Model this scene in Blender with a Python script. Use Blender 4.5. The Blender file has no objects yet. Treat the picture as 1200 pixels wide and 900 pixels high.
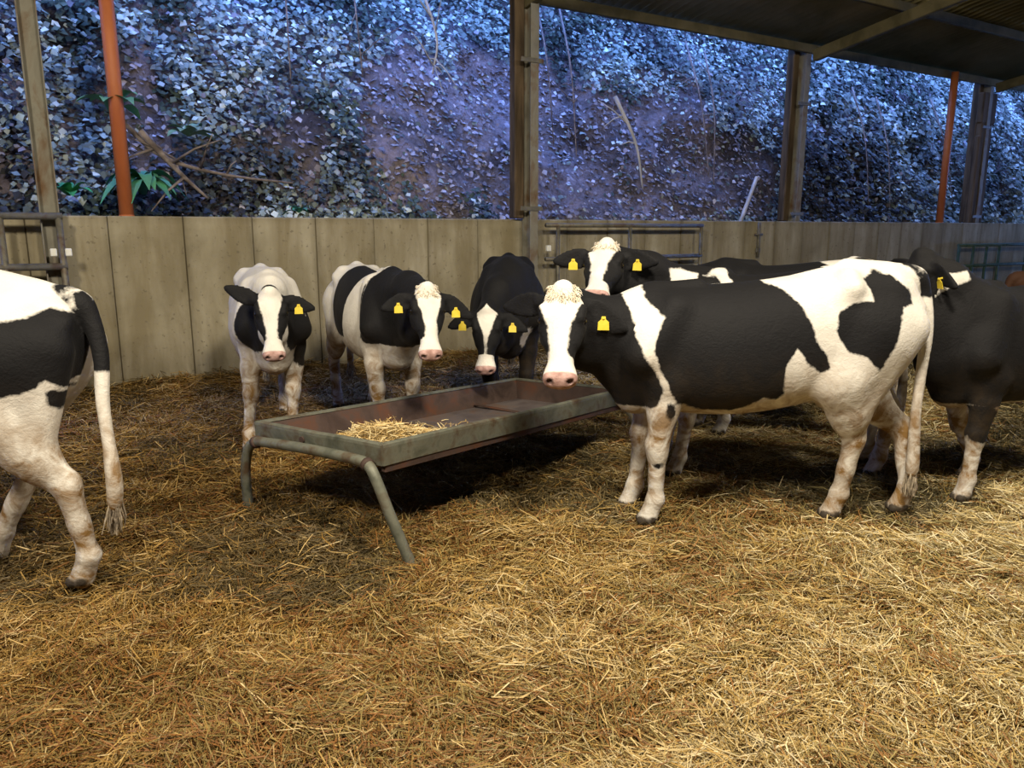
import bpy, math, random
import numpy as np
from mathutils import Vector, Matrix

# ------------------------------------------------------------------ camera, world, lights, exposure
scn = bpy.context.scene
scn.view_settings.view_transform = 'Standard'
scn.view_settings.look = 'None'
scn.view_settings.exposure = 0.0
scn.view_settings.gamma = 1.0
scn.view_settings.use_curve_mapping = False

PITCH = 11.35
cam_d = bpy.data.cameras.new('camera')
cam = bpy.data.objects.new('camera', cam_d)
scn.collection.objects.link(cam)
cam.location = (0, 0, 1.55)
cam.rotation_euler = (math.radians(90 - PITCH), 0, 0)
cam_d.sensor_width = 36
cam_d.lens = 36 * 902 / 1200
cam_d.clip_start = 0.05
scn.camera = cam

world = bpy.data.worlds.new('dusk_sky')
scn.world = world
world.use_nodes = True
bgn = world.node_tree.nodes['Background']
bgn.inputs[0].default_value = (0.18, 0.34, 1.0, 1)
bgn.inputs[1].default_value = 7.4

def area(name, loc, target, size, power, col):
    d = bpy.data.lights.new(name, 'AREA')
    d.shape = 'DISK'
    d.size = size
    d.energy = power
    d.color = col
    o = bpy.data.objects.new(name, d)
    scn.collection.objects.link(o)
    o.location = loc
    o.rotation_euler = (Vector(target) - Vector(loc)).to_track_quat('-Z', 'Y').to_euler()
    return o
WARM = (1.0, 0.88, 0.70)
area('barn_lamp', (0.9, 1.5, 4.5), (0.5, 3.8, 0), 0.7, 325, WARM)
area('barn_lamp', (-2.4, -0.2, 4.5), (-1.2, 6.0, 1.0), 0.8, 320, WARM)
area('barn_lamp', (4.6, 3.6, 4.6), (4.6, 6.5, 0.3), 0.6, 150, WARM)

# ------------------------------------------------------------------ helpers
C = scn.collection
rng = np.random.default_rng(7)
random.seed(7)

def mesh_obj(name, verts, faces, mat=None, parent=None, smooth=False):
    me = bpy.data.meshes.new(name)
    me.from_pydata([tuple(v) for v in verts], [], [tuple(f) for f in faces])
    me.update()
    if smooth:
        me.polygons.foreach_set('use_smooth', [True] * len(me.polygons))
    if mat:
        me.materials.append(mat)
    o = bpy.data.objects.new(name, me)
    C.objects.link(o)
    if parent is not None:
        o.parent = parent
    return o

def fast_mesh(name, V, Q, mat=None, parent=None, smooth=True):
    me = bpy.data.meshes.new(name)
    V = np.ascontiguousarray(V, dtype=np.float32)
    Q = np.ascontiguousarray(Q, dtype=np.int32)
    n = Q.shape[1]
    me.vertices.add(len(V)); me.vertices.foreach_set('co', V.ravel())
    me.loops.add(Q.size); me.loops.foreach_set('vertex_index', Q.ravel())
    me.polygons.add(len(Q))
    me.polygons.foreach_set('loop_start', np.arange(0, Q.size, n, dtype=np.int32))
    me.polygons.foreach_set('loop_total', np.full(len(Q), n, dtype=np.int32))
    if smooth:
        me.polygons.foreach_set('use_smooth', np.ones(len(Q), dtype=bool))
    me.update(calc_edges=True)
    if mat:
        me.materials.append(mat)
    o = bpy.data.objects.new(name, me)
    C.objects.link(o)
    if parent is not None:
        o.parent = parent
    return o

def attr(o, name, vals, kind='FLOAT'):
    a = o.data.attributes.new(name, kind, 'POINT')
    if kind == 'FLOAT':
        a.data.foreach_set('value', np.ascontiguousarray(vals, dtype=np.float32))
    else:
        a.data.foreach_set('color', np.ascontiguousarray(vals, dtype=np.float32).ravel())

def tag(o, label=None, cat=None, group=None, kind=None):
    if label: o['label'] = label
    if cat: o['category'] = cat
    if group: o['group'] = group
    if kind: o['kind'] = kind
    return o

def empty(name, loc=(0, 0, 0), rz=0.0, sc=1.0):
    o = bpy.data.objects.new(name, None)
    C.objects.link(o)
    o.location = loc
    o.rotation_euler = (0, 0, rz)
    o.scale = (sc, sc, sc)
    o.empty_display_size = 0.1
    return o

class MB:
    """collects boxes, tubes and plates, links them as one mesh"""
    def __init__(s): s.v = []; s.f = []
    def add(s, V, F):
        b = len(s.v); s.v += [tuple(v) for v in V]; s.f += [tuple(i + b for i in f) for f in F]
    def box(s, c, d, bev=0.006, rot=None):
        x, y, z = [q / 2 for q in d]
        b = min(bev, x * .45, y * .45, z * .45)
        V = []; 
        # bevelled box: each corner gives three vertices
        for sx in (-1, 1):
            for sy in (-1, 1):
                for sz in (-1, 1):
                    V += [(sx * x, sy * (y - b), sz * (z - b)), (sx * (x - b), sy * y, sz * (z - b)), (sx * (x - b), sy * (y - b), sz * z)]
        def id(sx, sy, sz, k): return ((sx > 0) * 4 + (sy > 0) * 2 + (sz > 0)) * 3 + k
        F = []
        for a in (-1, 1):
            F.append([id(a, -1, -1, 0), id(a, 1, -1, 0), id(a, 1, 1, 0), id(a, -1, 1, 0)][::a])
            F.append([id(-1, a, -1, 1), id(1, a, -1, 1), id(1, a, 1, 1), id(-1, a, 1, 1)][::-a])
            F.append([id(-1, -1, a, 2), id(1, -1, a, 2), id(1, 1, a, 2), id(-1, 1, a, 2)][::a])
            for b2 in (-1, 1):
                F.append([id(a, b2, -1, 0), id(a, b2, 1, 0), id(a, b2, 1, 1), id(a, b2, -1, 1)][::-a * b2])
                F.append([id(a, -1, b2, 0), id(a, 1, b2, 0), id(a, 1, b2, 2), id(a, -1, b2, 2)][::a * b2])
                F.append([id(-1, a, b2, 1), id(1, a, b2, 1), id(1, a, b2, 2), id(-1, a, b2, 2)][::-a * b2])
                for c2 in (-1, 1):
                    F.append([id(a, b2, c2, 0), id(a, b2, c2, 1), id(a, b2, c2, 2)][::a * b2 * c2])
        if rot is not None:
            V = [tuple(rot @ Vector(v)) for v in V]
        s.add([(v[0] + c[0], v[1] + c[1], v[2] + c[2]) for v in V], F)
        return s
    def tube(s, pts, r, n=12, cap=True):
        pts = [Vector(p) for p in pts]
        rr = r if isinstance(r, (list, tuple)) else [r] * len(pts)
        V = []; F = []
        ref = None
        for i, p in enumerate(pts):
            t = (pts[min(i + 1, len(pts) - 1)] - pts[max(i - 1, 0)]).normalized()
            if ref is None:
                ref = Vector((0, 0, 1)) if abs(t.z) < .9 else Vector((1, 0, 0))
            a = (ref - t * ref.dot(t)).normalized(); ref = a
            b = t.cross(a)
            for k in range(n):
                th = 2 * math.pi * k / n
                V.append(p + (a * math.cos(th) + b * math.sin(th)) * rr[i])
        for i in range(len(pts) - 1):
            for k in range(n):
                F.append((i * n + k, i * n + (k + 1) % n, (i + 1) * n + (k + 1) % n, (i + 1) * n + k))
        if cap:
            F.append(tuple(range(n))[::-1]); F.append(tuple((len(pts) - 1) * n + k for k in range(n)))
        s.add(V, F); return s
    def build(s, name, mat=None, parent=None, smooth=False):
        return mesh_obj(name, s.v, s.f, mat, parent, smooth)

def smooth_path(pts, n=6):
    """Catmull-Rom through pts"""
    P = [Vector(p) for p in pts]
    P = [P[0] * 2 - P[1]] + P + [P[-1] * 2 - P[-2]]
    out = []
    for i in range(1, len(P) - 2):
        for k in range(n):
            t = k / n
            a, b, c, d = P[i - 1], P[i], P[i + 1], P[i + 2]
            out.append(.5 * ((2 * b) + (c - a) * t + (2 * a - 5 * b + 4 * c - d) * t * t + (3 * b - a - 3 * c + d) * t ** 3))
    out.append(P[-2])
    return out

# value noise in numpy, for displacement and scattering
_perm = rng.random((64, 64, 64)).astype(np.float32)
def vnoise(x, y, z=0.0):
    x, y, z = np.broadcast_arrays(np.asarray(x, float), np.asarray(y, float), np.asarray(z, float))
    xi, yi, zi = np.floor(x).astype(int), np.floor(y).astype(int), np.floor(z).astype(int)
    fx, fy, fz = x - xi, y - yi, z - zi
    fx, fy, fz = [f * f * (3 - 2 * f) for f in (fx, fy, fz)]
    r = 0
    for a in (0, 1):
        for b in (0, 1):
            for c in (0, 1):
                r = r + _perm[(xi + a) & 63, (yi + b) & 63, (zi + c) & 63] * (fx if a else 1 - fx) * (fy if b else 1 - fy) * (fz if c else 1 - fz)
    return r
def fbm(x, y, z=0.0, o=4):
    s = 0; a = .5; t = 0
    for i in range(o):
        s = s + a * vnoise(np.asarray(x) * 2 ** i + 13.1 * i, np.asarray(y) * 2 ** i + 7.7 * i, np.asarray(z) * 2 ** i + 3.3 * i); t += a; a *= .5
    return s / t

# ------------------------------------------------------------------ materials
def new_mat(name, rough=.8, metal=0.0, spec=.3):
    m = bpy.data.materials.new(name); m.use_nodes = True
    nt = m.node_tree; b = nt.nodes['Principled BSDF']
    b.inputs['Roughness'].default_value = rough
    b.inputs['Metallic'].default_value = metal
    b.inputs['Specular IOR Level'].default_value = spec
    return m, nt, b
def N(nt, t, **k):
    n = nt.nodes.new(t)
    for a, v in k.items():
        setattr(n, a, v)
    return n
def noise(nt, scale, detail=4, vec=None, dist=0.0, rough=.5):
    n = N(nt, 'ShaderNodeTexNoise'); n.inputs['Scale'].default_value = scale
    n.inputs['Detail'].default_value = detail; n.inputs['Distortion'].default_value = dist
    n.inputs['Roughness'].default_value = rough
    if vec is not None: nt.links.new(vec, n.inputs['Vector'])
    return n.outputs['Fac']
def ramp(nt, fac, stops):
    r = N(nt, 'ShaderNodeValToRGB'); e = r.color_ramp.elements
    while len(e) < len(stops): e.new(.5)
    for i, (p, c) in enumerate(stops):
        e[i].position = p; e[i].color = (*c, 1)
    nt.links.new(fac, r.inputs[0]); return r.outputs[0]
def mixc(nt, fac, a, b, mode='MIX'):
    m = N(nt, 'ShaderNodeMix', data_type='RGBA', blend_type=mode)
    for s, v in ((0, fac), (6, a), (7, b)):
        if isinstance(v, bpy.types.NodeSocket): nt.links.new(v, m.inputs[s])
        elif s == 0: m.inputs[0].default_value = v
        else: m.inputs[s].default_value = (*v, 1)
    return m.outputs[2]
def math_(nt, op, a, b=0.0, c=None, clamp=False):
    m = N(nt, 'ShaderNodeMath', operation=op); m.use_clamp = clamp
    for i, v in enumerate((a, b) if c is None else (a, b, c)):
        if isinstance(v, bpy.types.NodeSocket): nt.links.new(v, m.inputs[i])
        else: m.inputs[i].default_value = v
    return m.outputs[0]
def bump(nt, b, h, strength=.4, dist=.01):
    n = N(nt, 'ShaderNodeBump'); n.inputs['Strength'].default_value = strength; n.inputs['Distance'].default_value = dist
    nt.links.new(h, n.inputs['Height']); nt.links.new(n.outputs[0], b.inputs['Normal'])
def geo_pos(nt): return N(nt, 'ShaderNodeNewGeometry').outputs['Position']
def obj_co(nt, scale=(1, 1, 1)):
    t = N(nt, 'ShaderNodeTexCoord'); m = N(nt, 'ShaderNodeMapping'); m.inputs['Scale'].default_value = scale
    nt.links.new(t.outputs['Object'], m.inputs['Vector']); return m.outputs[0]

def mat_simple(name, c1, c2, scale=6, rough=.8, metal=0., bmp=.3, spec=.3, stretch=(1, 1, 1), c3=None, bd=.004):
    m, nt, b = new_mat(name, rough, metal, spec)
    co = obj_co(nt, stretch)
    f = noise(nt, scale, 6, co, .4, .6)
    st = [(.35, c1), (.62, c2)] if c3 is None else [(.3, c1), (.5, c2), (.66, c3)]
    nt.links.new(ramp(nt, f, st), b.inputs['Base Color'])
    bump(nt, b, noise(nt, scale * 5, 4, co), bmp, bd)
    return m

M = {}
M['steel'] = mat_simple('weathered_steel', (.07, .065, .05), (.17, .16, .125), 5, .6, .35, .3, .4, (1, 1, 1), (.10, .055, .03))
M['roof_steel'] = mat_simple('roof_steel', (.07, .06, .028), (.13, .11, .055), 3, .9, 0, .3, .1)
M['galv'] = mat_simple('galvanised_tube', (.07, .075, .055), (.15, .155, .12), 7, .55, .25, .3, .4, (1, 1, 1), (.09, .06, .035))
M['pale_steel'] = mat_simple('pale_steel', (.13, .12, .09), (.22, .21, .165), 3, .75, .1, .3, .3, (1, 1, .6), (.12, .06, .02))
M['timber'] = mat_simple('dark_timber', (.035, .025, .015), (.12, .085, .05), 9, .9, 0, .5, .2, (1, 1, .12))
M['oxide'] = mat_simple('red_oxide_paint', (.36, .10, .032), (.46, .145, .045), 5, .55, 0, .2, .4, (1, 1, .3))
M['rust'] = mat_simple('rusty_trough', (.03, .018, .014), (.065, .042, .034), 5, .75, .1, .5, .3, (1, 1, 1), (.10, .04, .02))
M['trough_floor'] = mat_simple('trough_floor', (.07, .055, .055), (.13, .11, .105), 4, .55, .2, .3, .5, (1, 1, 1), (.15, .09, .06))
M['green_tube'] = mat_simple('green_painted_tube', (.02, .06, .045), (.06, .10, .075), 7, .6, .1, .2, .4)
M['white_cap'] = mat_simple('white_plastic', (.7, .72, .66), (.8, .8, .75), 7, .5, 0, .1, .4)
M['tag'] = mat_simple('yellow_tag', (.62, .47, .03), (.70, .55, .06), 20, .45, 0, .05, .5)
M['pale_wood'] = mat_simple('pale_stick', (.3, .3, .28), (.5, .48, .45), 7, .8, 0, .3, .3, (1, 1, .2))
M['bark'] = mat_simple('brown_bark', (.10, .08, .07), (.26, .22, .2), 11, .9, 0, .6, .2)

def concrete():
    m, nt, b = new_mat('cast_concrete', .92, 0, .2)
    co = obj_co(nt)
    base = ramp(nt, noise(nt, 1.3, 8, co, .5, .62), [(.3, (.24, .215, .145)), (.5, (.36, .325, .225)), (.7, (.46, .42, .31))])
    str_ = noise(nt, 3.2, 5, obj_co(nt, (1.2, 1, .22)), .3, .6)
    base = mixc(nt, ramp(nt, str_, [(.36, (0, 0, 0)), (.62, (.8, .8, .8))]), base, (.21, .175, .10))
    sp = noise(nt, 22, 3, co)
    base = mixc(nt, ramp(nt, sp, [(.62, (0, 0, 0)), (.7, (.6, .6, .6))]), base, (.13, .11, .075))
    a = N(nt, 'ShaderNodeAttribute', attribute_name='stain').outputs['Fac']
    a2 = math_(nt, 'MULTIPLY', a, math_(nt, 'ADD', math_(nt, 'MULTIPLY', str_, 1.5), .15), clamp=True)
    base = mixc(nt, math_(nt, 'MULTIPLY', a2, .75), base, (.07, .055, .03))
    nt.links.new(base, b.inputs['Base Color'])
    bump(nt, b, noise(nt, 35, 6, co), .5, .006)
    return m
M['concrete'] = concrete()

def vcol_mat(name, rough, spec, trans=0.0, noise_amt=.25):
    m, nt, b = new_mat(name, rough, 0, spec)
    a = N(nt, 'ShaderNodeAttribute', attribute_name='tint').outputs['Color']
    f = noise(nt, 30, 2, geo_pos(nt))
    nt.links.new(mixc(nt, noise_amt, a, ramp(nt, f, [(.3, (.45, .45, .45)), (.7, (1, 1, 1))]), 'MULTIPLY'), b.inputs['Base Color'])
    if trans:
        b.inputs['Transmission Weight'].default_value = 0
    return m
M['straw'] = vcol_mat('straw', .6, .35)
# dull waxy leaves
M['leaf'] = vcol_mat('leaf', .6, .3)

def bed_mat():
    m, nt, b = new_mat('trodden_bedding', .95, 0, .1)
    p = geo_pos(nt)
    c = ramp(nt, noise(nt, 1.1, 6, p, .6, .6), [(.3, (.07, .038, .01)), (.5, (.15, .085, .024)), (.7, (.22, .14, .045))])
    c = mixc(nt, .55, c, ramp(nt, noise(nt, 28, 5, p, 2.5, .7), [(.3, (.25, .2, .15)), (.65, (1.3, 1.2, 1.0))]), 'MULTIPLY')
    nt.links.new(c, b.inputs['Base Color'])
    bump(nt, b, noise(nt, 40, 5, p, 2.0), .8, .02)
    return m
M['bedding'] = bed_mat()

def earth_mat():
    m, nt, b = new_mat('bank_earth', .95, 0, .15)
    p = geo_pos(nt)
    c = ramp(nt, noise(nt, .9, 8, p, .8, .65), [(.3, (.035, .034, .038)), (.47, (.16, .14, .15)), (.64, (.36, .30, .32))])
    c = mixc(nt, .6, c, ramp(nt, noise(nt, 9, 6, p, .8, .7), [(.3, (.25, .25, .25)), (.65, (1.2, 1.2, 1.2))]), 'MULTIPLY')
    nt.links.new(c, b.inputs['Base Color'])
    bump(nt, b, noise(nt, 7, 8, p, .6, .7), 1.0, .12)
    return m
M['earth'] = earth_mat()

def roof_mat():
    m, nt, b = new_mat('fibre_cement_sheet', .9, 0, .15)
    co = obj_co(nt)
    c = ramp(nt, noise(nt, .8, 7, co, .5, .6), [(.3, (.14, .125, .055)), (.55, (.26, .225, .105)), (.7, (.34, .29, .15))])
    nt.links.new(c, b.inputs['Base Color'])
    bump(nt, b, noise(nt, 30, 4, co), .3, .004)
    return m
M['roof'] = roof_mat()

def hide_mat(name, black, white):
    """patch > 0 black hair, < 0 white hair; nose = bare pink skin; dirt = dried muck; hoof = horn"""
    m, nt, b = new_mat(name, .7, 0, .16)
    co = obj_co(nt)
    A = lambda n: N(nt, 'ShaderNodeAttribute', attribute_name=n).outputs['Fac']
    n1 = noise(nt, 14, 4, co, .5, .6); n2 = noise(nt, 60, 3, co)
    p = math_(nt, 'ADD', A('patch'), math_(nt, 'MULTIPLY', math_(nt, 'SUBTRACT', n1, .5), .035))
    p = math_(nt, 'ADD', p, math_(nt, 'MULTIPLY', math_(nt, 'SUBTRACT', n2, .5), .012))
    f = math_(nt, 'MULTIPLY_ADD', p, 90.0, .5, clamp=True)
    wh = ramp(nt, noise(nt, 7, 5, co, .3), [(.3, tuple(c * .82 for c in white)), (.65, white)])
    d = A('dirt')
    dn = noise(nt, 9, 6, co, .8, .65)
    dm = math_(nt, 'MULTIPLY', d, ramp_f(nt, dn, .35, .62), clamp=True)
    wh = mixc(nt, dm, wh, (.21, .12, .04))
    bl = mixc(nt, math_(nt, 'MULTIPLY', dm, .35), black, (.07, .045, .02))
    c = mixc(nt, f, wh, bl)
    pk = ramp(nt, noise(nt, 30, 3, co), [(.35, (.32, .19, .165)), (.65, (.50, .33, .30))])
    c = mixc(nt, math_(nt, 'MULTIPLY_ADD', math_(nt, 'ADD', A('nose'), math_(nt, 'MULTIPLY', math_(nt, 'SUBTRACT', n2, .5), .01)), 120, .5, clamp=True), c, pk)
    c = mixc(nt, A('dark'), c, (.015, .01, .009))
    c = mixc(nt, A('horn'), c, (.05, .04, .03))
    nt.links.new(c, b.inputs['Base Color'])
    st = N(nt, 'ShaderNodeMapping'); st.inputs['Scale'].default_value = (.35, 1, .6); nt.links.new(co, st.inputs['Vector'])
    hn = noise(nt, 160, 3, st.outputs[0], .6)
    hb = math_(nt, 'ADD', hn, math_(nt, 'MULTIPLY', noise(nt, 22, 4, co, 1.0), 1.4))
    bump(nt, b, hb, .4, .006)
    b.inputs['Sheen Weight'].default_value = .015
    b.inputs['Sheen Roughness'].default_value = .5
    return m
def ramp_f(nt, fac, a, b):
    mr = N(nt, 'ShaderNodeMapRange'); mr.inputs[1].default_value = a; mr.inputs[2].default_value = b
    nt.links.new(fac, mr.inputs[0]); return mr.outputs[0]
M['hide'] = hide_mat('black_and_white_hide', (.0075, .0075, .0085), (.70, .675, .615))
M['hide_brown'] = hide_mat('dark_brown_hide', (.045, .02, .010), (.80, .73, .62))
M['eye'], _nt, _b = new_mat('dark_eye', .08, 0, .6); _b.inputs['Base Color'].default_value = (.008, .006, .005, 1)
M['hair'] = mat_simple('cream_hair', (.55, .47, .35), (.78, .72, .6), 30, .7, 0, .1, .3)
M['tail_hair'] = mat_simple('tail_hair', (.10, .08, .06), (.45, .38, .28), 30, .7, 0, .1, .3)

# ------------------------------------------------------------------ the setting
# wall frame: origin at the left column, u runs along the wall to the right, o points outdoors
W0 = Vector((-4.185, 6.75, 0)); WA = math.atan2(2.6595, 4.33); U = Vector((math.cos(WA), math.sin(WA), 0)); O = Vector((-math.sin(WA), math.cos(WA), 0))
BAY = 5.08; WTOP = 1.67
def WF(s, o, z): return W0 + U * s + O * o + Vector((0, 0, z))

def ground_z(x, y):
    x = np.asarray(x, float); y = np.asarray(y, float)
    z = .075 * (fbm(x * 1.3 + 5, y * 1.3 + 9) - .5) + .13 * (fbm(x * 4.2, y * 4.2, 3.3, 3) - .5)
    o = (x - W0.x) * O.x + (y - W0.y) * O.y           # distance outwards; wall face at 0
    z = z + .16 * np.exp(-np.clip(-o - .1, 0, 9) / .45)  # bedding banked up along the wall
    z = z + .07 * np.exp(-(((x + .1) / .55) ** 2 + ((y - 3.75) / .22) ** 2)) + .04 * np.exp(-(((x + .7) / .5) ** 2 + ((y - 2.1) / .4) ** 2))
    return z
def build_floor():
    nx, ny = 300, 300
    xs = np.linspace(-12, 22, nx); ys = np.linspace(-7, 22, ny)
    xs = np.sign(np.linspace(-1, 1, nx)) * np.abs(np.linspace(-1, 1, nx)) ** 1.7 * 18
    ys = 3.5 + np.sign(np.linspace(-1, 1, ny)) * np.abs(np.linspace(-1, 1, ny)) ** 1.7 * 19
    X, Y = np.meshgrid(xs, ys)
    o = (X - W0.x) * O.x + (Y - W0.y) * O.y
    Z = ground_z(X, Y) - .02
    Z = np.where(o > .12, -.1, Z)
    V = np.stack([X, Y, Z], -1).reshape(-1, 3)
    i = np.arange(nx * ny).reshape(ny, nx)
    Q = np.stack([i[:-1, :-1], i[:-1, 1:], i[1:, 1:], i[1:, :-1]], -1).reshape(-1, 4)
    f = fast_mesh('floor', V, Q, M['bedding'])
    tag(f, kind='structure')
build_floor()

def build_wall():
    # precast panels, .62 m wide with a shallow chamfered joint between them
    per = .635; s0, s1 = -6 * per, 48 * per
    V = []; F = []; ST = []
    g = .006
    prof = []
    s = s0
    k = 0
    while s < s1:
        rr = random.Random(k * 7 + 1)
        off = rr.uniform(-.008, .008)
        st = rr.uniform(.45, 1.0)
        prof += [(s + .001, .014, st), (s + g, off, st * .7), (s + .06, off, .12), (s + per * .5, off, 0.0), (s + per - .06, off, .12), (s + per - g, off, st * .7)]
        s += per; k += 1
    zs = [-.1, .25, .6, 1.0, 1.35, WTOP - .08, WTOP - .012, WTOP]
    for (s, o, st) in prof:
        for z in zs:
            oo = o + (.010 if z == WTOP else 0)
            V.append((s, oo, z)); ST.append(st + (.5 if z < .4 else 0) + (.25 if z >= WTOP - .05 else 0))
        V.append((s, .14, WTOP)); ST.append(.3)
        V.append((s, .14, -.1)); ST.append(.3)
    n = len(zs) + 2
    for i in range(len(prof) - 1):
        for j in range(n - 1):
            F.append((i * n + j, (i + 1) * n + j, (i + 1) * n + j + 1, i * n + j + 1))
    F.append(tuple(range(n))); F.append(tuple((len(prof) - 1) * n + j for j in range(n))[::-1])
    w = mesh_obj('wall_back', V, F, M['concrete'])
    w.location = W0; w.rotation_euler = (0, 0, WA)
    attr(w, 'stain', ST)
    tag(w, kind='structure')
build_wall()

EAVE = 4.28; SLOPE = math.tan(math.radians(9))
def roof_z(o): return EAVE - (o - .35) * SLOPE
def build_roof():
    # corrugated sheets, corrugations running from eave up the slope
    s0, s1 = -12, 34
    n = int((s1 - s0) / .0365)
    ss = np.linspace(s0, s1, n)
    w = .025 * np.cos(2 * math.pi * ss / .146)
    rows = [.35, -1.45, -1.46, -3.3, -3.31, -5.2, -5.21, -7.2, -7.21, -9.5, -9.51, -12, -14]
    V = []
    for ri, o in enumerate(rows):
        lift = .012 * ((ri // 2) % 2)
        for a in (0, .012):
            V.append(np.stack([ss, np.full(n, o), roof_z(o) + w + lift + a], -1))
    V = np.concatenate(V)
    Q = []
    idx = np.arange(n - 1)
    for r in range(len(rows) - 1):
        b0, b1 = (2 * r) * n, (2 * r + 2) * n
        Q.append(np.stack([b0 + idx, b1 + idx, b1 + idx + 1, b0 + idx + 1], -1))
        Q.append(np.stack([b0 + n + idx, b0 + n + idx + 1, b1 + n + idx + 1, b1 + n + idx], -1))
    Q.append(np.stack([idx, idx + 1, n + idx + 1, n + idx], -1))
    r = fast_mesh('ceiling', V, np.concatenate(Q), M['roof'])
    r.location = W0; r.rotation_euler = (0, 0, WA)
    tag(r, kind='structure')
    k = 1
    for o in (.2, -1.3, -2.8, -4.3, -5.8, -7.3):
        mb = MB(); mb.box(((s0 + s1) / 2, o, roof_z(o) - .10), (s1 - s0, .07, .12), .008)
        p = mb.build('trim_%d' % k, M['roof_steel']); p.location = W0; p.rotation_euler = (0, 0, WA); tag(p, kind='structure'); k += 1
    for i in range(-1, 6):
        mb = MB(); L = 13.5
        mb.box((i * BAY, -L / 2 + .1, roof_z(-L / 2 + .1) - .27), (.10, L, .16), .01, Matrix.Rotation(-math.atan(SLOPE), 3, 'X'))
        p = mb.build('trim_%d' % k, M['roof_steel']); p.location = W0; p.rotation_euler = (0, 0, WA); tag(p, kind='structure'); k += 1
build_roof()

def far_walls():
    # sheet-clad sides of the barn behind and left of the viewer
    for nm, a, b in (('wall_front', WF(-12, -13, 0), WF(34, -13, 0)), ('wall_left', WF(-11, -13, 0), WF(-11, .1, 0))):
        d = b - a; L = d.length; n = int(L / .15)
        V = []; F = []
        nn = Vector((-d.y, d.x, 0)).normalized()
        for i in range(n + 1):
            p = a + d * (i / n) + nn * (.03 * (i % 2))
            for z in (-.1, 6.4):
                V += [(p.x, p.y, z), (p.x + nn.x * .02, p.y + nn.y * .02, z)]
        for i in range(n):
            q = i * 4
            F += [(q, q + 4, q + 6, q + 2), (q + 1, q + 3, q + 7, q + 5), (q + 2, q + 6, q + 7, q + 3)]
        tag(mesh_obj(nm, V, F, M['roof']), kind='structure')
far_walls()

# ------------------------------------------------------------------ the wooded bank outside
def bank_point(s, t):
    """s along the wall, t 0..1 up the slope -> outward distance o and height z"""
    o = .75 + 3.6 * t + 1.2 * np.clip(t - .8, 0, 9) * 4
    z = 1.25 + 8.5 * t
    dn = (fbm(s * .35 + 3, t * 3.0, 1.7, 4) - .5)
    o = o - 1.6 * dn * np.clip(t * 5, .15, 1)
    o = o - .5 * (fbm(s * 1.7, t * 12., 5.1, 3) - .5)
    return o, z
def build_bank():
    ns, nt_ = 360, 110
    S, T = np.meshgrid(np.linspace(-9, 34, ns), np.linspace(-.14, 1.1, nt_))
    o, z = bank_point(S, T)
    X = W0.x + U.x * S + O.x * o; Y = W0.y + U.y * S + O.y * o
    V = np.stack([X, Y, z], -1).reshape(-1, 3)
    i = np.arange(ns * nt_).reshape(nt_, ns)
    Q = np.stack([i[:-1, :-1], i[:-1, 1:], i[1:, 1:], i[1:, :-1]], -1).reshape(-1, 4)
    b = fast_mesh('earth_bank', V, Q, M['earth'])
    tag(b, kind='structure')
build_bank()

def leaf_cloud(name, P, Nrm, size, tint, lobes=True):
    """one ivy-like leaf (folded kite of two quads) per point"""
    n = len(P)
    up = Nrm / np.linalg.norm(Nrm, axis=1, keepdims=True)
    down = np.tile([0, 0, -1.0], (n, 1)) + rng.normal(0, .45, (n, 3))
    t = down - up * np.sum(down * up, 1, keepdims=True); t /= np.linalg.norm(t, axis=1, keepdims=True)
    b = np.cross(up, t)
    s = size[:, None]
    cup = .18
    pts = [P - t * s * .1, P + t * s * .25 + b * s * .5 - up * s * cup, P + t * s * 1.0, P + t * s * .25 - b * s * .5 - up * s * cup, P + t * s * .35]
    V = np.stack(pts, 1).reshape(-1, 3)
    base = np.arange(n)[:, None] * 5
    Q = np.concatenate([base + np.array([[0, 1, 2, 4]]), base + np.array([[0, 4, 2, 3]])])
    o = fast_mesh(name, V, Q, M['leaf'], smooth=False)
    attr(o, 'tint', np.repeat(np.concatenate([tint, np.ones((n, 1))], 1), 5, 0), 'FLOAT_COLOR')
    return o

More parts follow.
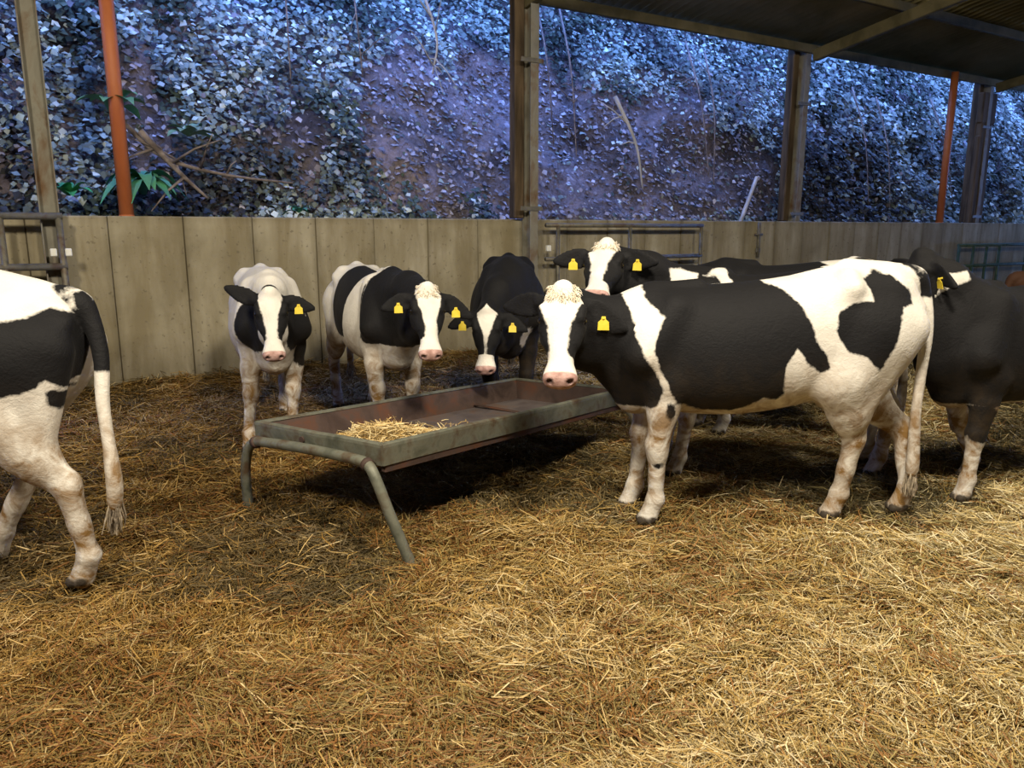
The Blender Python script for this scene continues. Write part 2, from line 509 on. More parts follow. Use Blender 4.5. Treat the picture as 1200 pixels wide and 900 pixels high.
def bank_foliage():
    n = 300000
    S = rng.uniform(-7, 30, n); T = rng.uniform(-.06, 1.0, n) ** 1.0
    T = np.abs(T)
    # bare earth shows in the middle of the bank; ivy hangs in curtains from the top
    sx = S / BAY
    cover = fbm(S * .9, T * 7, 9.2, 4)
    hang = fbm(S * 2.4, T * 1.2, 2.2, 3)
    want = .60 + 0 * S
    bare = np.exp(-((sx - .95) / .62) ** 2) * np.exp(-((T - .16) / .13) ** 2) + .9 * np.exp(-((sx - 1.75) / .5) ** 2) * np.exp(-((T - .13) / .12) ** 2)
    want = want + .06 * np.clip(1 - (S - 1.0) / 3.0, 0, 1) + .12 * np.clip(1 - T / .05, 0, 1) - .30 * bare + .25 * np.clip(T * 2.6 - .55, 0, .5) + .06 * (sx > 2)
    m_ = cover * .6 + hang * .4
    ivy = m_ < want
    keep = ivy | (rng.random(n) < .42)
    keep &= rng.random(n) < np.clip(1.25 - S / 30, .35, 1)
    S, T, ivy = S[keep], T[keep], ivy[keep]; n = len(S); keep_p = np.where(ivy, .96, .12)
    o, z = bank_point(S, T)
    depth = rng.random(n) ** 1.5
    thick = (.02 + .1 * ivy) + .38 * ivy * fbm(S * 1.4, T * 5, 6.6, 3)
    o = o - depth * thick; z = z + rng.normal(0, .05, n)
    o = np.maximum(o, .58)
    P = np.stack([W0.x + U.x * S + O.x * o, W0.y + U.y * S + O.y * o, z], -1)
    Nr = np.tile([-O.x * .75, -O.y * .75, .75], (n, 1)) + rng.normal(0, .42, (n, 3))
    size = rng.uniform(.04, .09, n) * (1 + .35 * (S > 12))
    a = rng.random((n, 1)); bsel = fbm(S * .8, T * 6, 4.4, 3)[:, None]
    c = np.where(a < .5, [[.17, .21, .18]], np.where(a < .8, [[.32, .39, .34]], [[.50, .56, .50]]))
    c = np.where((bsel < .42) & (a < .85), [[.06, .085, .06]], c)
    c = c * np.clip(.35 + 3.2 * (fbm(S * 2.1, z * 2.1, 12.3, 3) - .33), .25, 1.25)[:, None]
    recess_shade = np.exp(-((S / BAY - 2.45) / .38) ** 2) * np.clip((.30 - T) * 8, 0, 1) + np.exp(-((S / BAY + .1) / .12) ** 2) + .7 * np.exp(-((S / BAY - .35) / .12) ** 2 - ((T - .08) / .04) ** 2)
    c = np.where(rng.random((n, 1)) < recess_shade[:, None] * .85, [[.035, .035, .035]], c)  # shade of the bank's recesses, painted as a near-black leaf tint
    litter = (hw_ := (1 - keep_p)[:, None])
    c = np.where(rng.random((n, 1)) < litter, np.where(a < .5, [[.17, .15, .16]], np.where(a < .85, [[.30, .27, .30]], [[.48, .46, .50]])), c)
    c = c * rng.uniform(.6, 1.15, (n, 1))
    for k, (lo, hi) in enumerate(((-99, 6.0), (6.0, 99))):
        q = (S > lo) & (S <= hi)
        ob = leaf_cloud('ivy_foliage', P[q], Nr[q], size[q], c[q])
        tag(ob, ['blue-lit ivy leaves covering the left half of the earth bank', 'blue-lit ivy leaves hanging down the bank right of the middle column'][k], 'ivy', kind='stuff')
bank_foliage()

def twigs():
    # bare stems and fallen branches lying on the bank, seen left of the middle column
    def br(pts, r, sub=0, seed=0):
        R = random.Random(seed); mb = MB()
        P = smooth_path([tuple(WF(*p)) for p in pts], 5)
        mb.tube(P, [r * (1 - .7 * i / len(P)) for i in range(len(P))], 7)
        for k in range(sub):
            i = R.randint(len(P) // 4, len(P) - 2); p = P[i]
            d = Vector((R.uniform(-.5, .5), R.uniform(-.3, .1), R.uniform(-.35, .35)))
            mb.tube([p, p + d * .5 + Vector((0, 0, .03)), p + d], [r * .45, r * .3, r * .15], 5)
        return mb
    b = br([(.87, .30, 2.52), (1.2, .28, 2.22), (1.75, .26, 2.08), (2.4, .24, 2.02)], .028, 5, 1).build('fallen_branch', M['bark'], smooth=True)
    tag(b, 'long bare branch lying slanted on bank right of the left orange post', 'branch')
    b = br([(1.0, .25, 2.45), (1.3, .24, 2.1), (1.55, .22, 1.85)], .035, 3, 2).build('fallen_branch', M['bark'], smooth=True)
    tag(b, 'short thick branch crossing steeply down beside the long bare branch', 'branch')
    b = br([(3.9, .6, 4.6), (4.2, .5, 3.75), (4.15, .5, 3.3)], .022, 9, 3).build('dead_twig', M['pale_wood'], smooth=True)
    tag(b, 'pale dead twig spreading on bank just left of middle column', 'twig')
    b = br([(6.9, .6, 3.3), (7.2, .5, 2.7), (7.35, .5, 2.1)], .03, 3, 4).build('bare_stem', M['pale_wood'], smooth=True)
    tag(b, 'pale bare stem curving down bank right of middle column', 'stem')
    sp = [(5.9, 3.7), (6.3, 3.6), (8.6, 3.4), (9.0, 3.3), (12.6, 3.1), (13.3, 3.0), (15.0, 3.1), (2.6, 4.2), (3.3, 4.3), (-.4, 3.6)]
    for i, (s, z) in enumerate(sp):
        R = random.Random(i + 40); d = R.uniform(-.25, .25)
        b = br([(s, 1.1, z + .9), (s + d * .4, .75, z), (s + d, .55, z - 1.1)], .016, 4, i + 60).build('hanging_vine', M['bark'], smooth=True)
        tag(b, 'thin brown vine stem hanging on the leafy bank', 'vine', 'vine stems on the bank')
twigs()

def blade_plant(name, base, n, L, w, c, label, cat, seed, droop=.6):
    R = random.Random(seed); V = []; F = []; T = []
    for k in range(n):
        a = 2 * math.pi * k / n + R.uniform(-.3, .3); l = L * R.uniform(.7, 1.1); el = R.uniform(.5, 1.15)
        d = Vector((math.cos(a), math.sin(a), 0)); sd = Vector((-d.y, d.x, 0)); b0 = len(V); m = 7
        for i in range(m + 1):
            t = i / m
            p = d * (l * t * math.cos(el)) + Vector((0, 0, l * (t * math.sin(el) - droop * t * t)))
            ww = w * math.sin(math.pi * min(.12 + t * .88, .995)) ** .8 * (1 + .12 * (i % 2))
            V += [p - sd * ww + Vector((0, 0, .3 * ww)), p, p + sd * ww + Vector((0, 0, .3 * ww))]
            cc = [q * R.uniform(.85, 1.1) for q in c]; T += [(*cc, 1)] * 3
        for i in range(m):
            q = b0 + i * 3
            F += [(q, q + 1, q + 4, q + 3), (q + 1, q + 2, q + 5, q + 4)]
    o = mesh_obj(name, V, F, M['leaf'], None, True); o.location = base
    attr(o, 'tint', np.array(T), 'FLOAT_COLOR')
    tag(o, label, cat); return o
blade_plant('hart_tongue_fern', WF(.80, .22, 2.62), 9, .46, .065, (.13, .34, .16), 'broad-leaved green fern high beside left orange post', 'fern', 1)
blade_plant('hart_tongue_fern', WF(1.42, .22, 2.42), 10, .36, .06, (.18, .32, .22), 'broad-leaved pale fern right of the higher green fern', 'fern', 2)
blade_plant('hart_tongue_fern', WF(.37, .30, 1.85), 10, .36, .05, (.05, .34, .12), 'bright green fern between left column and left orange post', 'fern', 3)
blade_plant('hart_tongue_fern', WF(1.0, .42, 1.98), 30, .55, .06, (.09, .30, .18), 'big drooping green fern just right of left orange post', 'fern', 4, .9)
blade_plant('hart_tongue_fern', WF(2.45, .25, 1.72), 8, .22, .03, (.08, .3, .16), 'small green fern on wall top under the fallen branches', 'fern', 5)

# ------------------------------------------------------------------ columns, poles, rails at the wall
def column(s, label, kind):
    e = empty('barn_column', WF(s, -.12 if s < 6 else .30, 0), WA)
    tag(e, label, 'column', 'columns along the back wall')
    top = roof_z(-.1) - .16 if s < 6 else roof_z(.35) - .02
    mb = MB()
    if kind == 0:
        mb.box((0, 0, top / 2), (.15, .02, top), .003); mb.box((-.068, 0, top / 2), (.012, .16, top), .003); mb.box((.068, 0, top / 2), (.012, .16, top), .003)
        mb.build('steel_stanchion', M['pale_steel'], e)
    else:
        # I section, flanges facing the barn, with a dark timber bolted on its left
        mb.box((.01, -.08, top / 2), (.11, .014, top), .003); mb.box((.01, .08, top / 2), (.11, .014, top), .003); mb.box((.01, 0, top / 2), (.012, .15, top), .003)
        mb.build('steel_stanchion', M['pale_steel'], e)
        tb = MB(); tb.box((-.115, .10, WTOP + (top - WTOP) / 2 + .01), (.13, .13, top - WTOP), .012)
        tb.build('timber_post', M['timber'], e)
        for z in (WTOP + .12, WTOP + 1.75):
            MB().box((-.03, -.095, z), (.30, .012, .05), .003).build('clamp_plate', M['steel'], e)
    mb = MB(); mb.box((0, -.1, .01), (.26, .22, .02), .003); mb.build('base_plate', M['steel'], e)
    if kind == 2:
        hb = MB(); hb.box((.02, -.02, top - .5), (.46, .12, .55), .02); hb.box((.0, -.02, top - .95), (.36, .11, .4), .02)
        hb.box((-.0, -.02, WTOP + .5), (.42, .1, 2.2), .02)
        hb.build('haunch', M['timber'], e)
    return e
column(.19, 'slim weathered steel column at far left of the concrete wall', 0)
column(BAY, 'steel column with dark timber behind it at middle of the wall', 1)
column(2 * BAY + .12, 'twin-looking steel and timber column second to the right', 1)
column(3 * BAY + .22, 'wide dark column with haunch, beside the right orange pole', 2)
column(4 * BAY, 'column beyond the right edge near the end of the wall', 1).name = 'barn_column'

def pole(s, label):
    e = empty('orange_pole', WF(s, .08, WTOP), WA)
    tag(e, label, 'pole', 'orange poles standing on the wall')
    h = roof_z(.08) - WTOP - .1
    MB().tube([(0, 0, 0), (0, 0, h)], .062, 20).build('tube', M['oxide'], e, True)
    MB().tube([(0, 0, 0), (0, 0, .012)], .066, 20).build('foot_plate', M['oxide'], e)
pole(.133 * BAY + .13, 'left orange pole standing on top of the concrete wall')
pole(2.75 * BAY, 'right orange pole standing on the wall beside the wide dark column')

def hurdle(s0, s1, zs, vs, mat, label, name='cattle_hurdle', o=-.16, r=.024, zlow=.1, cat='gate'):
    e = empty(name, WF(s0, o, 0), WA); tag(e, label, cat)
    for z in zs:
        MB().tube([(0, 0, z), (s1 - s0, 0, z)], r, 10).build('rail', mat, e, True)
    for v in vs:
        MB().tube([(v, 0, zlow), (v, 0, max(zs))], r * .9, 10).build('upright', mat, e, True)
    return e
h = hurdle(-2.02, .28, (1.66, 1.24, .8, .4), (.05, .95, 1.85, 2.27), M['steel'], 'dark steel gate against wall at far left behind the walking cow', 'steel_gate', -.26, .03)
for dx in (.035, -.075):
    m_ = MB(); m_.box((2.28 + dx, -.04, 1.36), (.05, .03, .065), .006); m_.build('hinge_cap', M['white_cap'], h)
h = hurdle(BAY + .18, BAY + 2.75, (1.60, 1.2, .8, .4), (.18, 1.3, 2.55), M['steel'], 'rusty steel gate against wall right of the middle column', 'steel_gate', -.2, .026)
m_ = MB(); m_.box((.02, -.03, 1.33), (.06, .04, .07), .006); m_.build('hinge_cap', M['white_cap'], h)
hurdle(2.79 * BAY, 3.75 * BAY, (1.27, .9, .5), (.02, .5, .95, 1.4, 2.4, 3.6, 4.8), M['green_tube'], 'green tubular hurdle against the wall at the right edge', 'cattle_hurdle', -.2, .03)

def latch():
    e = empty('slide_bolt', WF(1.80 * BAY, -.03, 1.15), WA); tag(e, 'small iron slide bolt upright on wall left of second right column', 'bolt')
    MB().tube([(0, 0, 0), (0, 0, .5)], .022, 8).build('rod', M['steel'], e, True)
    MB().tube([(-.09, -.01, .33), (.07, -.01, .33)], .014, 8).build('handle', M['steel'], e, True)
    MB().box((0, .0, .1), (.09, .02, .06)).build('keeper', M['steel'], e)
latch()
st = MB().tube([tuple(WF(1.83 * BAY, .5, 1.6)), tuple(WF(1.93 * BAY, .65, 2.35))], .03, 8).build('leaning_stick', M['pale_wood'])
tag(st, 'pale stick leaning behind the wall beside second right column', 'stick')

# ------------------------------------------------------------------ feed trough
def build_trough():
    yaw = .92
    e = empty('feed_trough', (-.61, 3.49, 0), yaw)
    tag(e, 'long rusty metal feed trough on tubular legs with straw inside', 'trough')
    L, Wd = 2.36, 1.0                      # local x along, y across (from near-right corner to the left)
    def Z(x, y): return .552 - .05 * x - .04 * y
    hgt = .095
    def strip(pts, mat, name, th=.006):
        pass
    # right, left, near and far side plates with a rolled lip; inner plates slope to the floor
    def side(p, q, name, inward):
        mb = MB(); a = Vector((*p, Z(*p))); b = Vector((*q, Z(*q))); inn = Vector((*inward, 0))
        n = 14; V = []; prof = [(.0, -hgt), (-.004, -hgt - .004), (-.008, -.01), (-.006, .004), (.006, .01), (.026, .008), (.030, -.003), (.024, -.010), (.008, -.012), (.006, -hgt)]
        for i in range(n + 1):
            t = i / n; c = a.lerp(b, t); wob = .004 * math.sin(t * 9 + p[0] * 3 + p[1] * 5)
            for u, z in prof:
                V.append(c + inn * (u + wob) + Vector((0, 0, z)))
        m = len(prof); F = []
        for i in range(n):
            for k in range(m):
                F.append((i * m + k, i * m + (k + 1) % m, (i + 1) * m + (k + 1) % m, (i + 1) * m + k))
        F += [tuple(range(m))[::-1], tuple(n * m + k for k in range(m))]
        mb.add(V, F); mb.build(name, M['galv'], e)
    side((0, 0), (L, 0), 'side_rail', (0, 1)); side((0, Wd), (L, Wd), 'side_rail', (0, -1))
    side((0, 0), (0, Wd), 'end_rail', (1, 0)); side((L, 0), (L, Wd), 'end_rail', (-1, 0))
    # the pan: sloping inner sides and a flat floor, rust brown sides
    d = .14; ins = .10; g = .03
    ring0 = [(g, g), (L - g, g), (L - g, Wd - g), (g, Wd - g)]
    ring1 = [(ins, ins), (L - ins, ins), (L - ins, Wd - ins), (ins, Wd - ins)]
    def ringv(r, dz): return [(x, y, Z(x, y) + dz) for x, y in r]
    V = ringv(ring0, -.008) + ringv(ring1, -d) + ringv(ring0, -.016) + ringv(ring1, -d - .008)
    F = []
    for k in range(4):
        j = (k + 1) % 4
        F.append((k, j, 4 + j, 4 + k)); F.append((8 + k, 12 + k, 12 + j, 8 + j))
    mesh_obj('sloping_sides', V, F, M['rust'], e)
    V = ringv(ring1, -d) + ringv(ring1, -d - .008)
    mesh_obj('floor_pan', V, [(0, 1, 2, 3), (7, 6, 5, 4), (0, 4, 5, 1), (1, 5, 6, 2), (2, 6, 7, 3), (3, 7, 4, 0)], M['trough_floor'], e)
    # seams across the floor
    for x in (.95, 1.75):
        mb = MB(); mb.box((x, Wd / 2, Z(x, .5) - d + .004), (.035, Wd - 2 * ins, .008), .002); mb.build('seam', M['rust'], e)
    # tubular leg frames: cross tube under the end with both ends bent down into splayed legs
    for x0, dirx in ((.03, -1), (L - .10, 1)):
        gz = -.03
        xo = x0 + dirx * .075
        c0 = [(xo - dirx * .06, -.17, gz), (xo - dirx * .01, -.085, .22), (xo + .01 * dirx, -.005, Z(x0, 0) - .14), (xo, .06, Z(x0, 0) - .088), (xo, .16, Z(x0, .1) - .075), (xo, .5, Z(x0, .5) - .07),
              (xo, Wd - .16, Z(x0, Wd) - .075), (xo, Wd - .06, Z(x0, Wd) - .088), (xo + .01 * dirx, Wd + .005, Z(x0, Wd) - .14), (xo - .0 * dirx, Wd + .06, .22), (xo - dirx * .03, Wd + .10, gz)]
        P = smooth_path(c0, 6)
        k1 = 3 * 6; k2 = 7 * 6
        MB().tube(P[:k1 + 1], .027, 14).build('leg', M['galv'], e, True)
        MB().tube(P[k1:k2 + 1], .027, 14).build('cross_tube', M['galv'], e, True)
        MB().tube(P[k2:], .027, 14).build('leg', M['galv'], e, True)
        for kk in (k1, k2):
            MB().tube([P[kk - 1], P[kk], P[kk + 1]], .033, 14).build('collar', M['rust'], e, True)
    bt = MB(); bt.tube([(-.012, .58, Z(0, .58) - .04), (-.022, .58, Z(0, .58) - .04)], .018, 10); bt.build('bolt', M['rust'], e)
    # angle iron running under each long side
    for y in (.02, Wd - .02):
        mb = MB(); mb.box((L / 2, y, Z(L / 2, y) - hgt - .02), (L - .04, .03, .045), .004, Matrix.Rotation(math.atan(.05), 3, 'Y')); mb.build('angle_iron', M['rust'], e)
    return e, yaw, Z, L, Wd, d, ins
TR = build_trough()
TRM = Matrix.Translation((-.61, 3.49, 0)) @ Matrix.Rotation(.92, 4, 'Z')

# ------------------------------------------------------------------ straw
def straw_mesh(name, P, az, pitch, L, w, bend, tint, label, cat='straw'):
    n = len(P)
    d = np.stack([np.cos(az) * np.cos(pitch), np.sin(az) * np.cos(pitch), np.sin(pitch)], -1)
    side = np.stack([-np.sin(az), np.cos(az), np.zeros(n)], -1)
    tilt = rng.uniform(-.9, .9, n)[:, None]
    side = side * np.cos(tilt) + np.array([[0, 0, 1]]) * np.sin(tilt)
    bd = np.stack([-np.sin(az), np.cos(az), rng.normal(-.5, .6, n)], -1) * bend[:, None]
    a = P - d * L[:, None] / 2; c = P + d * L[:, None] / 2
    m = P - bd * L[:, None]
    hw = (side * w[:, None] / 2)
    V = np.stack([a - hw, a + hw, m - hw, m + hw, c - hw * .7, c + hw * .7], 1).reshape(-1, 3)
    b = np.arange(n)[:, None] * 6
    Q = np.concatenate([b + np.array([[0, 2, 3, 1]]), b + np.array([[2, 4, 5, 3]])])
    o = fast_mesh(name, V, Q, M['straw'], smooth=False)
    attr(o, 'tint', np.repeat(np.concatenate([tint, np.ones((n, 1))], 1), 6, 0), 'FLOAT_COLOR')
    tag(o, label, cat, kind='stuff')
    return o

def straw_colors(x, y, n):
    pal = np.array([[.55, .41, .155], [.42, .28, .075], [.70, .57, .29], [.31, .155, .045], [.80, .71, .45], [.33, .27, .10]])
    reg = fbm(x * .8 + 2, y * .8, 8.1, 3); r2 = fbm(x * 2.2, y * 2.2, 5.5, 3)
    pale = np.clip((reg - .42) * 3 + .12 * (x - .2) + .1, 0, 1)
    u = rng.random(n)
    i = np.where(u < .34, 0, np.where(u < .60, 1, np.where(u < .74, 2, np.where(u < .88, 3, np.where(u < .93, 4, 5)))))
    flip = rng.random(n) < pale * .45
    i = np.where(flip, np.where(rng.random(n) < .6, 2, 4), i)
    flip = (rng.random(n) < .72) & (r2 < .46)
    i = np.where(flip, np.where(rng.random(n) < .5, 3, 5), i)
    o = (x - W0.x) * O.x + (y - W0.y) * O.y
    muck = np.clip(.75 - (-o) / 2.2, 0, 1) * (fbm(x * 1.6, y * 1.6, 3.9, 3) > .40)
    muck = np.maximum(muck, np.clip((fbm(x * .9 + 4, y * .9, 6.1, 3) - .5) * 6, 0, .8) * (y > 3.0))
    col = np.where((rng.random(n) < muck)[:, None], np.where(rng.random((n, 1)) < .5, [[.13, .11, .05]], [[.20, .16, .08]]), pal[i])
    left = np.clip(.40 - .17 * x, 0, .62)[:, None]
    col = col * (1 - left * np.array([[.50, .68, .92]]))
    return col * rng.uniform(.6, 1.1, (n, 1))

def build_straw():
    n = 460000
    # more stalks near the viewer, thinning out with distance
    y = 1.0 + 9.5 * rng.random(n) ** 1.75
    x = rng.uniform(-1, 1, n) * (.84 * y + 1.3) + .05 * y
    o = (x - W0.x) * O.x + (y - W0.y) * O.y
    k = o < -.08
    x, y = x[k], y[k]; n = len(x)
    z = ground_z(x, y)
    cl = fbm(x * 3.1, y * 3.1, 1.1, 3)
    az = (fbm(x * 1.3, y * 1.3, 7.7, 2) * 5 + fbm(x * 4., y * 4., 2.7, 2) * 5) + rng.normal(0, .75, n)
    lay = rng.random(n)
    z = z + lay * (.015 + .10 * np.clip(cl - .35, 0, 1)) - .012
    up = rng.random(n) < .07
    pitch = rng.normal(0, .20, n) + up * rng.uniform(.2, 1.1, n)
    L = rng.uniform(.04, .15, n) * (1 + .12 * y)
    L = np.where(up, L * .6, L)
    z = z + np.where(up, .02, 0)
    w = rng.uniform(.0018, .0040, n) * (.75 + .16 * y)
    bend = rng.normal(0, .10, n)
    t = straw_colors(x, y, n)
    P = np.stack([x, y, z], -1)
    half = y < 3.0
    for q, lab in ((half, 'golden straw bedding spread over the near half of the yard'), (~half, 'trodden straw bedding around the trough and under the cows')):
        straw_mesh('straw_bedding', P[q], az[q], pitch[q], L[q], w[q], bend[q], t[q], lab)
build_straw()

def trough_straw():
    e, yaw, Z, L, Wd, d, ins = TR
    n = 3200
    lx = np.abs(rng.normal(.40, .26, n)); lx = np.clip(lx, .10, 1.3); ly = rng.normal(.42, .17, n); ly = np.clip(ly, .14, .86)
    h = .15 * np.exp(-((lx - .38) / .32) ** 2 - ((ly - .42) / .25) ** 2)
    z = .552 - .05 * lx - .04 * ly - d + .008 + h * rng.random(n)
    ca, sa = math.cos(yaw), math.sin(yaw)
    P = np.stack([-.61 + ca * lx - sa * ly, 3.49 + sa * lx + ca * ly, z], -1)
    up = rng.random(n) < .03
    pal = np.array([[.70, .52, .24], [.80, .66, .36], [.5, .34, .12]])
    t = pal[rng.integers(0, 3, n)] * rng.uniform(.7, 1.1, (n, 1))
    straw_mesh('trough_straw', P, rng.uniform(0, 6.28, n), rng.normal(0, .15, n) + up * .7, np.where(up, .14, rng.uniform(.05, .15, n)), rng.uniform(.003, .006, n), rng.normal(0, .08, n), t, 'loose pale straw heaped in near end of the feed trough')
trough_straw()

# ------------------------------------------------------------------ cattle
def lerp(a, b, t): return a + (b - a) * t

class Field:
    """signed distance field on a grid, smooth unions, then surface nets"""
    def __init__(s, lo, hi, h):
        s.lo = np.array(lo, float); s.h = h
        s.n = np.ceil((np.array(hi) - s.lo) / h).astype(int) + 1
        s.D = np.full(s.n, 1.0, np.float32)
    def block(s, lo, hi):
        a = np.clip(np.floor((np.array(lo) - s.lo) / s.h).astype(int), 0, s.n); b = np.clip(np.ceil((np.array(hi) - s.lo) / s.h).astype(int) + 1, 0, s.n)
        ax = [(s.lo[i] + s.h * np.arange(a[i], b[i])).astype(np.float32) for i in range(3)]
        sl = tuple(slice(a[i], b[i]) for i in range(3))
        return sl, np.stack(np.meshgrid(*ax, indexing='ij'), -1)
    def op(s, lo, hi, fn, k, sub=False):
        sl, P = s.block(lo, hi)
        if 0 in P.shape: return
        d = fn(P).astype(np.float32); D = s.D[sl]
        if sub:
            h = np.clip(.5 - .5 * (d + D) / k, 0, 1); s.D[sl] = D * (1 - h) - d * h + k * h * (1 - h)
        else:
            h = np.clip(.5 + .5 * (D - d) / k, 0, 1); s.D[sl] = D * (1 - h) + d * h - k * h * (1 - h)
    def nets(s):
        D = s.D; ins = D < 0
        n = s.n; h = s.h
        c = np.zeros(tuple(n - 1), np.int8)
        offs = [(i, j, k) for i in (0, 1) for j in (0, 1) for k in (0, 1)]
        for (i, j, k) in offs:
            c += ins[i:n[0] - 1 + i, j:n[1] - 1 + j, k:n[2] - 1 + k]
        act = (c > 0) & (c < 8)
        I = np.argwhere(act); vid = np.full(tuple(n - 1), -1, np.int32); vid[act] = np.arange(len(I))
        acc = np.zeros((len(I), 3)); cnt = np.zeros(len(I))
        for a in offs:
            for ax in range(3):
                if a[ax]: continue
                b = list(a); b[ax] = 1
                da = D[I[:, 0] + a[0], I[:, 1] + a[1], I[:, 2] + a[2]]; db = D[I[:, 0] + b[0], I[:, 1] + b[1], I[:, 2] + b[2]]
                m = (da < 0) != (db < 0)
                t = np.where(m, da / np.where(m, da - db, 1), 0)
                p = np.tile(np.array(a, float), (len(I), 1)); p[:, ax] += t
                acc += p * m[:, None]; cnt += m
        V = s.lo + (I + acc / cnt[:, None]) * h
        Q = []
        for ax in range(3):
            b, c2 = [(1, 2), (2, 0), (0, 1)][ax]
            sh = [slice(1, n[q] - 1) for q in range(3)]; sh[ax] = slice(0, n[ax] - 1)
            sh2 = list(sh); sh2[ax] = slice(1, n[ax])
            A = ins[tuple(sh)]; B = ins[tuple(sh2)]
            E = np.argwhere(A != B); o = np.array([1, 1, 1]); o[ax] = 0; E = E + o
            sgn = A[tuple((E - o).T)]
            e1 = np.zeros(3, int); e1[b] = 1; e2 = np.zeros(3, int); e2[c2] = 1
            g = lambda X: vid[X[:, 0], X[:, 1], X[:, 2]]
            q = np.stack([g(E - e1 - e2), g(E - e2), g(E), g(E - e1)], -1)
            q[~sgn] = q[~sgn][:, ::-1]
            Q.append(q)
        return V, np.concatenate(Q)

def cone_fn(a, b, r1, r2, n=None, kk=1.0):
    a = np.array(a, np.float32); ba = np.array(b, np.float32) - a; L2 = float(ba @ ba) + 1e-9
    nn = None if n is None else np.array(n, np.float32)
    def f(P):
        v = P - a; t = np.clip((v @ ba) / L2, 0, 1); q = v - t[..., None] * ba
        if nn is not None:
            q = q + nn * ((q @ nn) * (kk - 1))[..., None]
        return np.sqrt((q * q).sum(-1)) - (r1 + (r2 - r1) * t)
    return f

def spl(xs, ys):
    """smooth interpolation table"""
    xs = np.array(xs, float); ys = np.array(ys, float)
    X = np.linspace(xs[0], xs[-1], 400)
    m = np.gradient(ys, xs)
    i = np.clip(np.searchsorted(xs, X) - 1, 0, len(xs) - 2); h = xs[i + 1] - xs[i]; t = (X - xs[i]) / h
    Y = (2 * t ** 3 - 3 * t ** 2 + 1) * ys[i] + (t ** 3 - 2 * t ** 2 + t) * h * m[i] + (-2 * t ** 3 + 3 * t ** 2) * ys[i + 1] + (t ** 3 - t ** 2) * h * m[i + 1]
    return X, Y
def loft_fn(tab, e, Rm=None, org=None, egg=0.0):
    """tab rows: s, halfwidth, top, bottom. local axes s, t, n"""
    tab = np.array(tab, float); X, w = spl(tab[:, 0], tab[:, 1]); _, tp = spl(tab[:, 0], tab[:, 2]); _, bt = spl(tab[:, 0], tab[:, 3])
    w = np.maximum(w, .004)
    def f(P):
        Q = P if Rm is None else (P - org) @ Rm
        s = Q[..., 0]; sc = np.clip(s, tab[0, 0], tab[-1, 0]); ds = s - sc
        W = np.interp(sc, X, w); T = np.interp(sc, X, tp); B = np.interp(sc, X, bt)
        c = (T + B) / 2; hh = np.maximum((T - B) / 2, .004)
        v = (Q[..., 2] - c) / hh
        W = W * (1 - egg * v)
        u = np.abs(Q[..., 1]) / np.maximum(W, .003)
        r = (u ** e + np.abs(v) ** e) ** (1 / e)
        d = (r - 1) * np.minimum(W, hh)
        return np.where(np.abs(ds) > 0, np.sqrt(np.maximum(d, 0) ** 2 + ds ** 2) + np.minimum(d, 0) * 0, d)
    return f

TRUNK = [(-.82, .03, 1.13, 1.02), (-.78, .11, 1.20, .92), (-.70, .185, 1.26, .80), (-.56, .225, 1.30, .72), (-.40, .245, 1.325, .665), (-.20, .27, 1.315, .61), (0, .295, 1.295, .575),
         (.20, .295, 1.285, .565), (.38, .255, 1.30, .575), (.50, .215, 1.315, .60), (.62, .185, 1.27, .66), (.72, .135, 1.18, .74), (.80, .07, 1.08, .82), (.83, .02, 1.0, .9)]
HEAD = [(-.035, .03, -.02, -.08), (-.015, .062, .004, -.12), (.03, .088, .016, -.16), (.08, .104, .018, -.195), (.13, .108, .012, -.215), (.18, .099, .002, -.21), (.24, .079, -.008, -.18), (.31, .063, -.014, -.145),
        (.37, .061, -.018, -.128), (.41, .073, -.018, -.126), (.445, .078, -.020, -.122), (.47, .066, -.032, -.114), (.486, .03, -.055, -.095)]

def frame_from(fwd, upv):
    f = Vector(fwd).normalized(); u = Vector(upv); u = (u - f * u.dot(f)).normalized(); r = u.cross(f)
    return f, r, u     # s axis, t axis (cow's left), n axis (face normal)

def poly_sd(px, pz, poly):
    """positive inside"""
    P = np.array(poly, float); d = np.full(px.shape, 1e9); ins = np.zeros(px.shape, bool)
    for i in range(len(P)):
        a, b = P[i - 1], P[i]; e = b - a; t = np.clip(((px - a[0]) * e[0] + (pz - a[1]) * e[1]) / (e @ e + 1e-12), 0, 1)
        d = np.minimum(d, np.hypot(px - a[0] - t * e[0], pz - a[1] - t * e[1]))
        c = ((a[1] > pz) != (b[1] > pz)) & (px < (b[0] - a[0]) * (pz - a[1]) / (b[1] - a[1] + 1e-12) + a[0])
        ins ^= c
    return np.where(ins, d, -d)

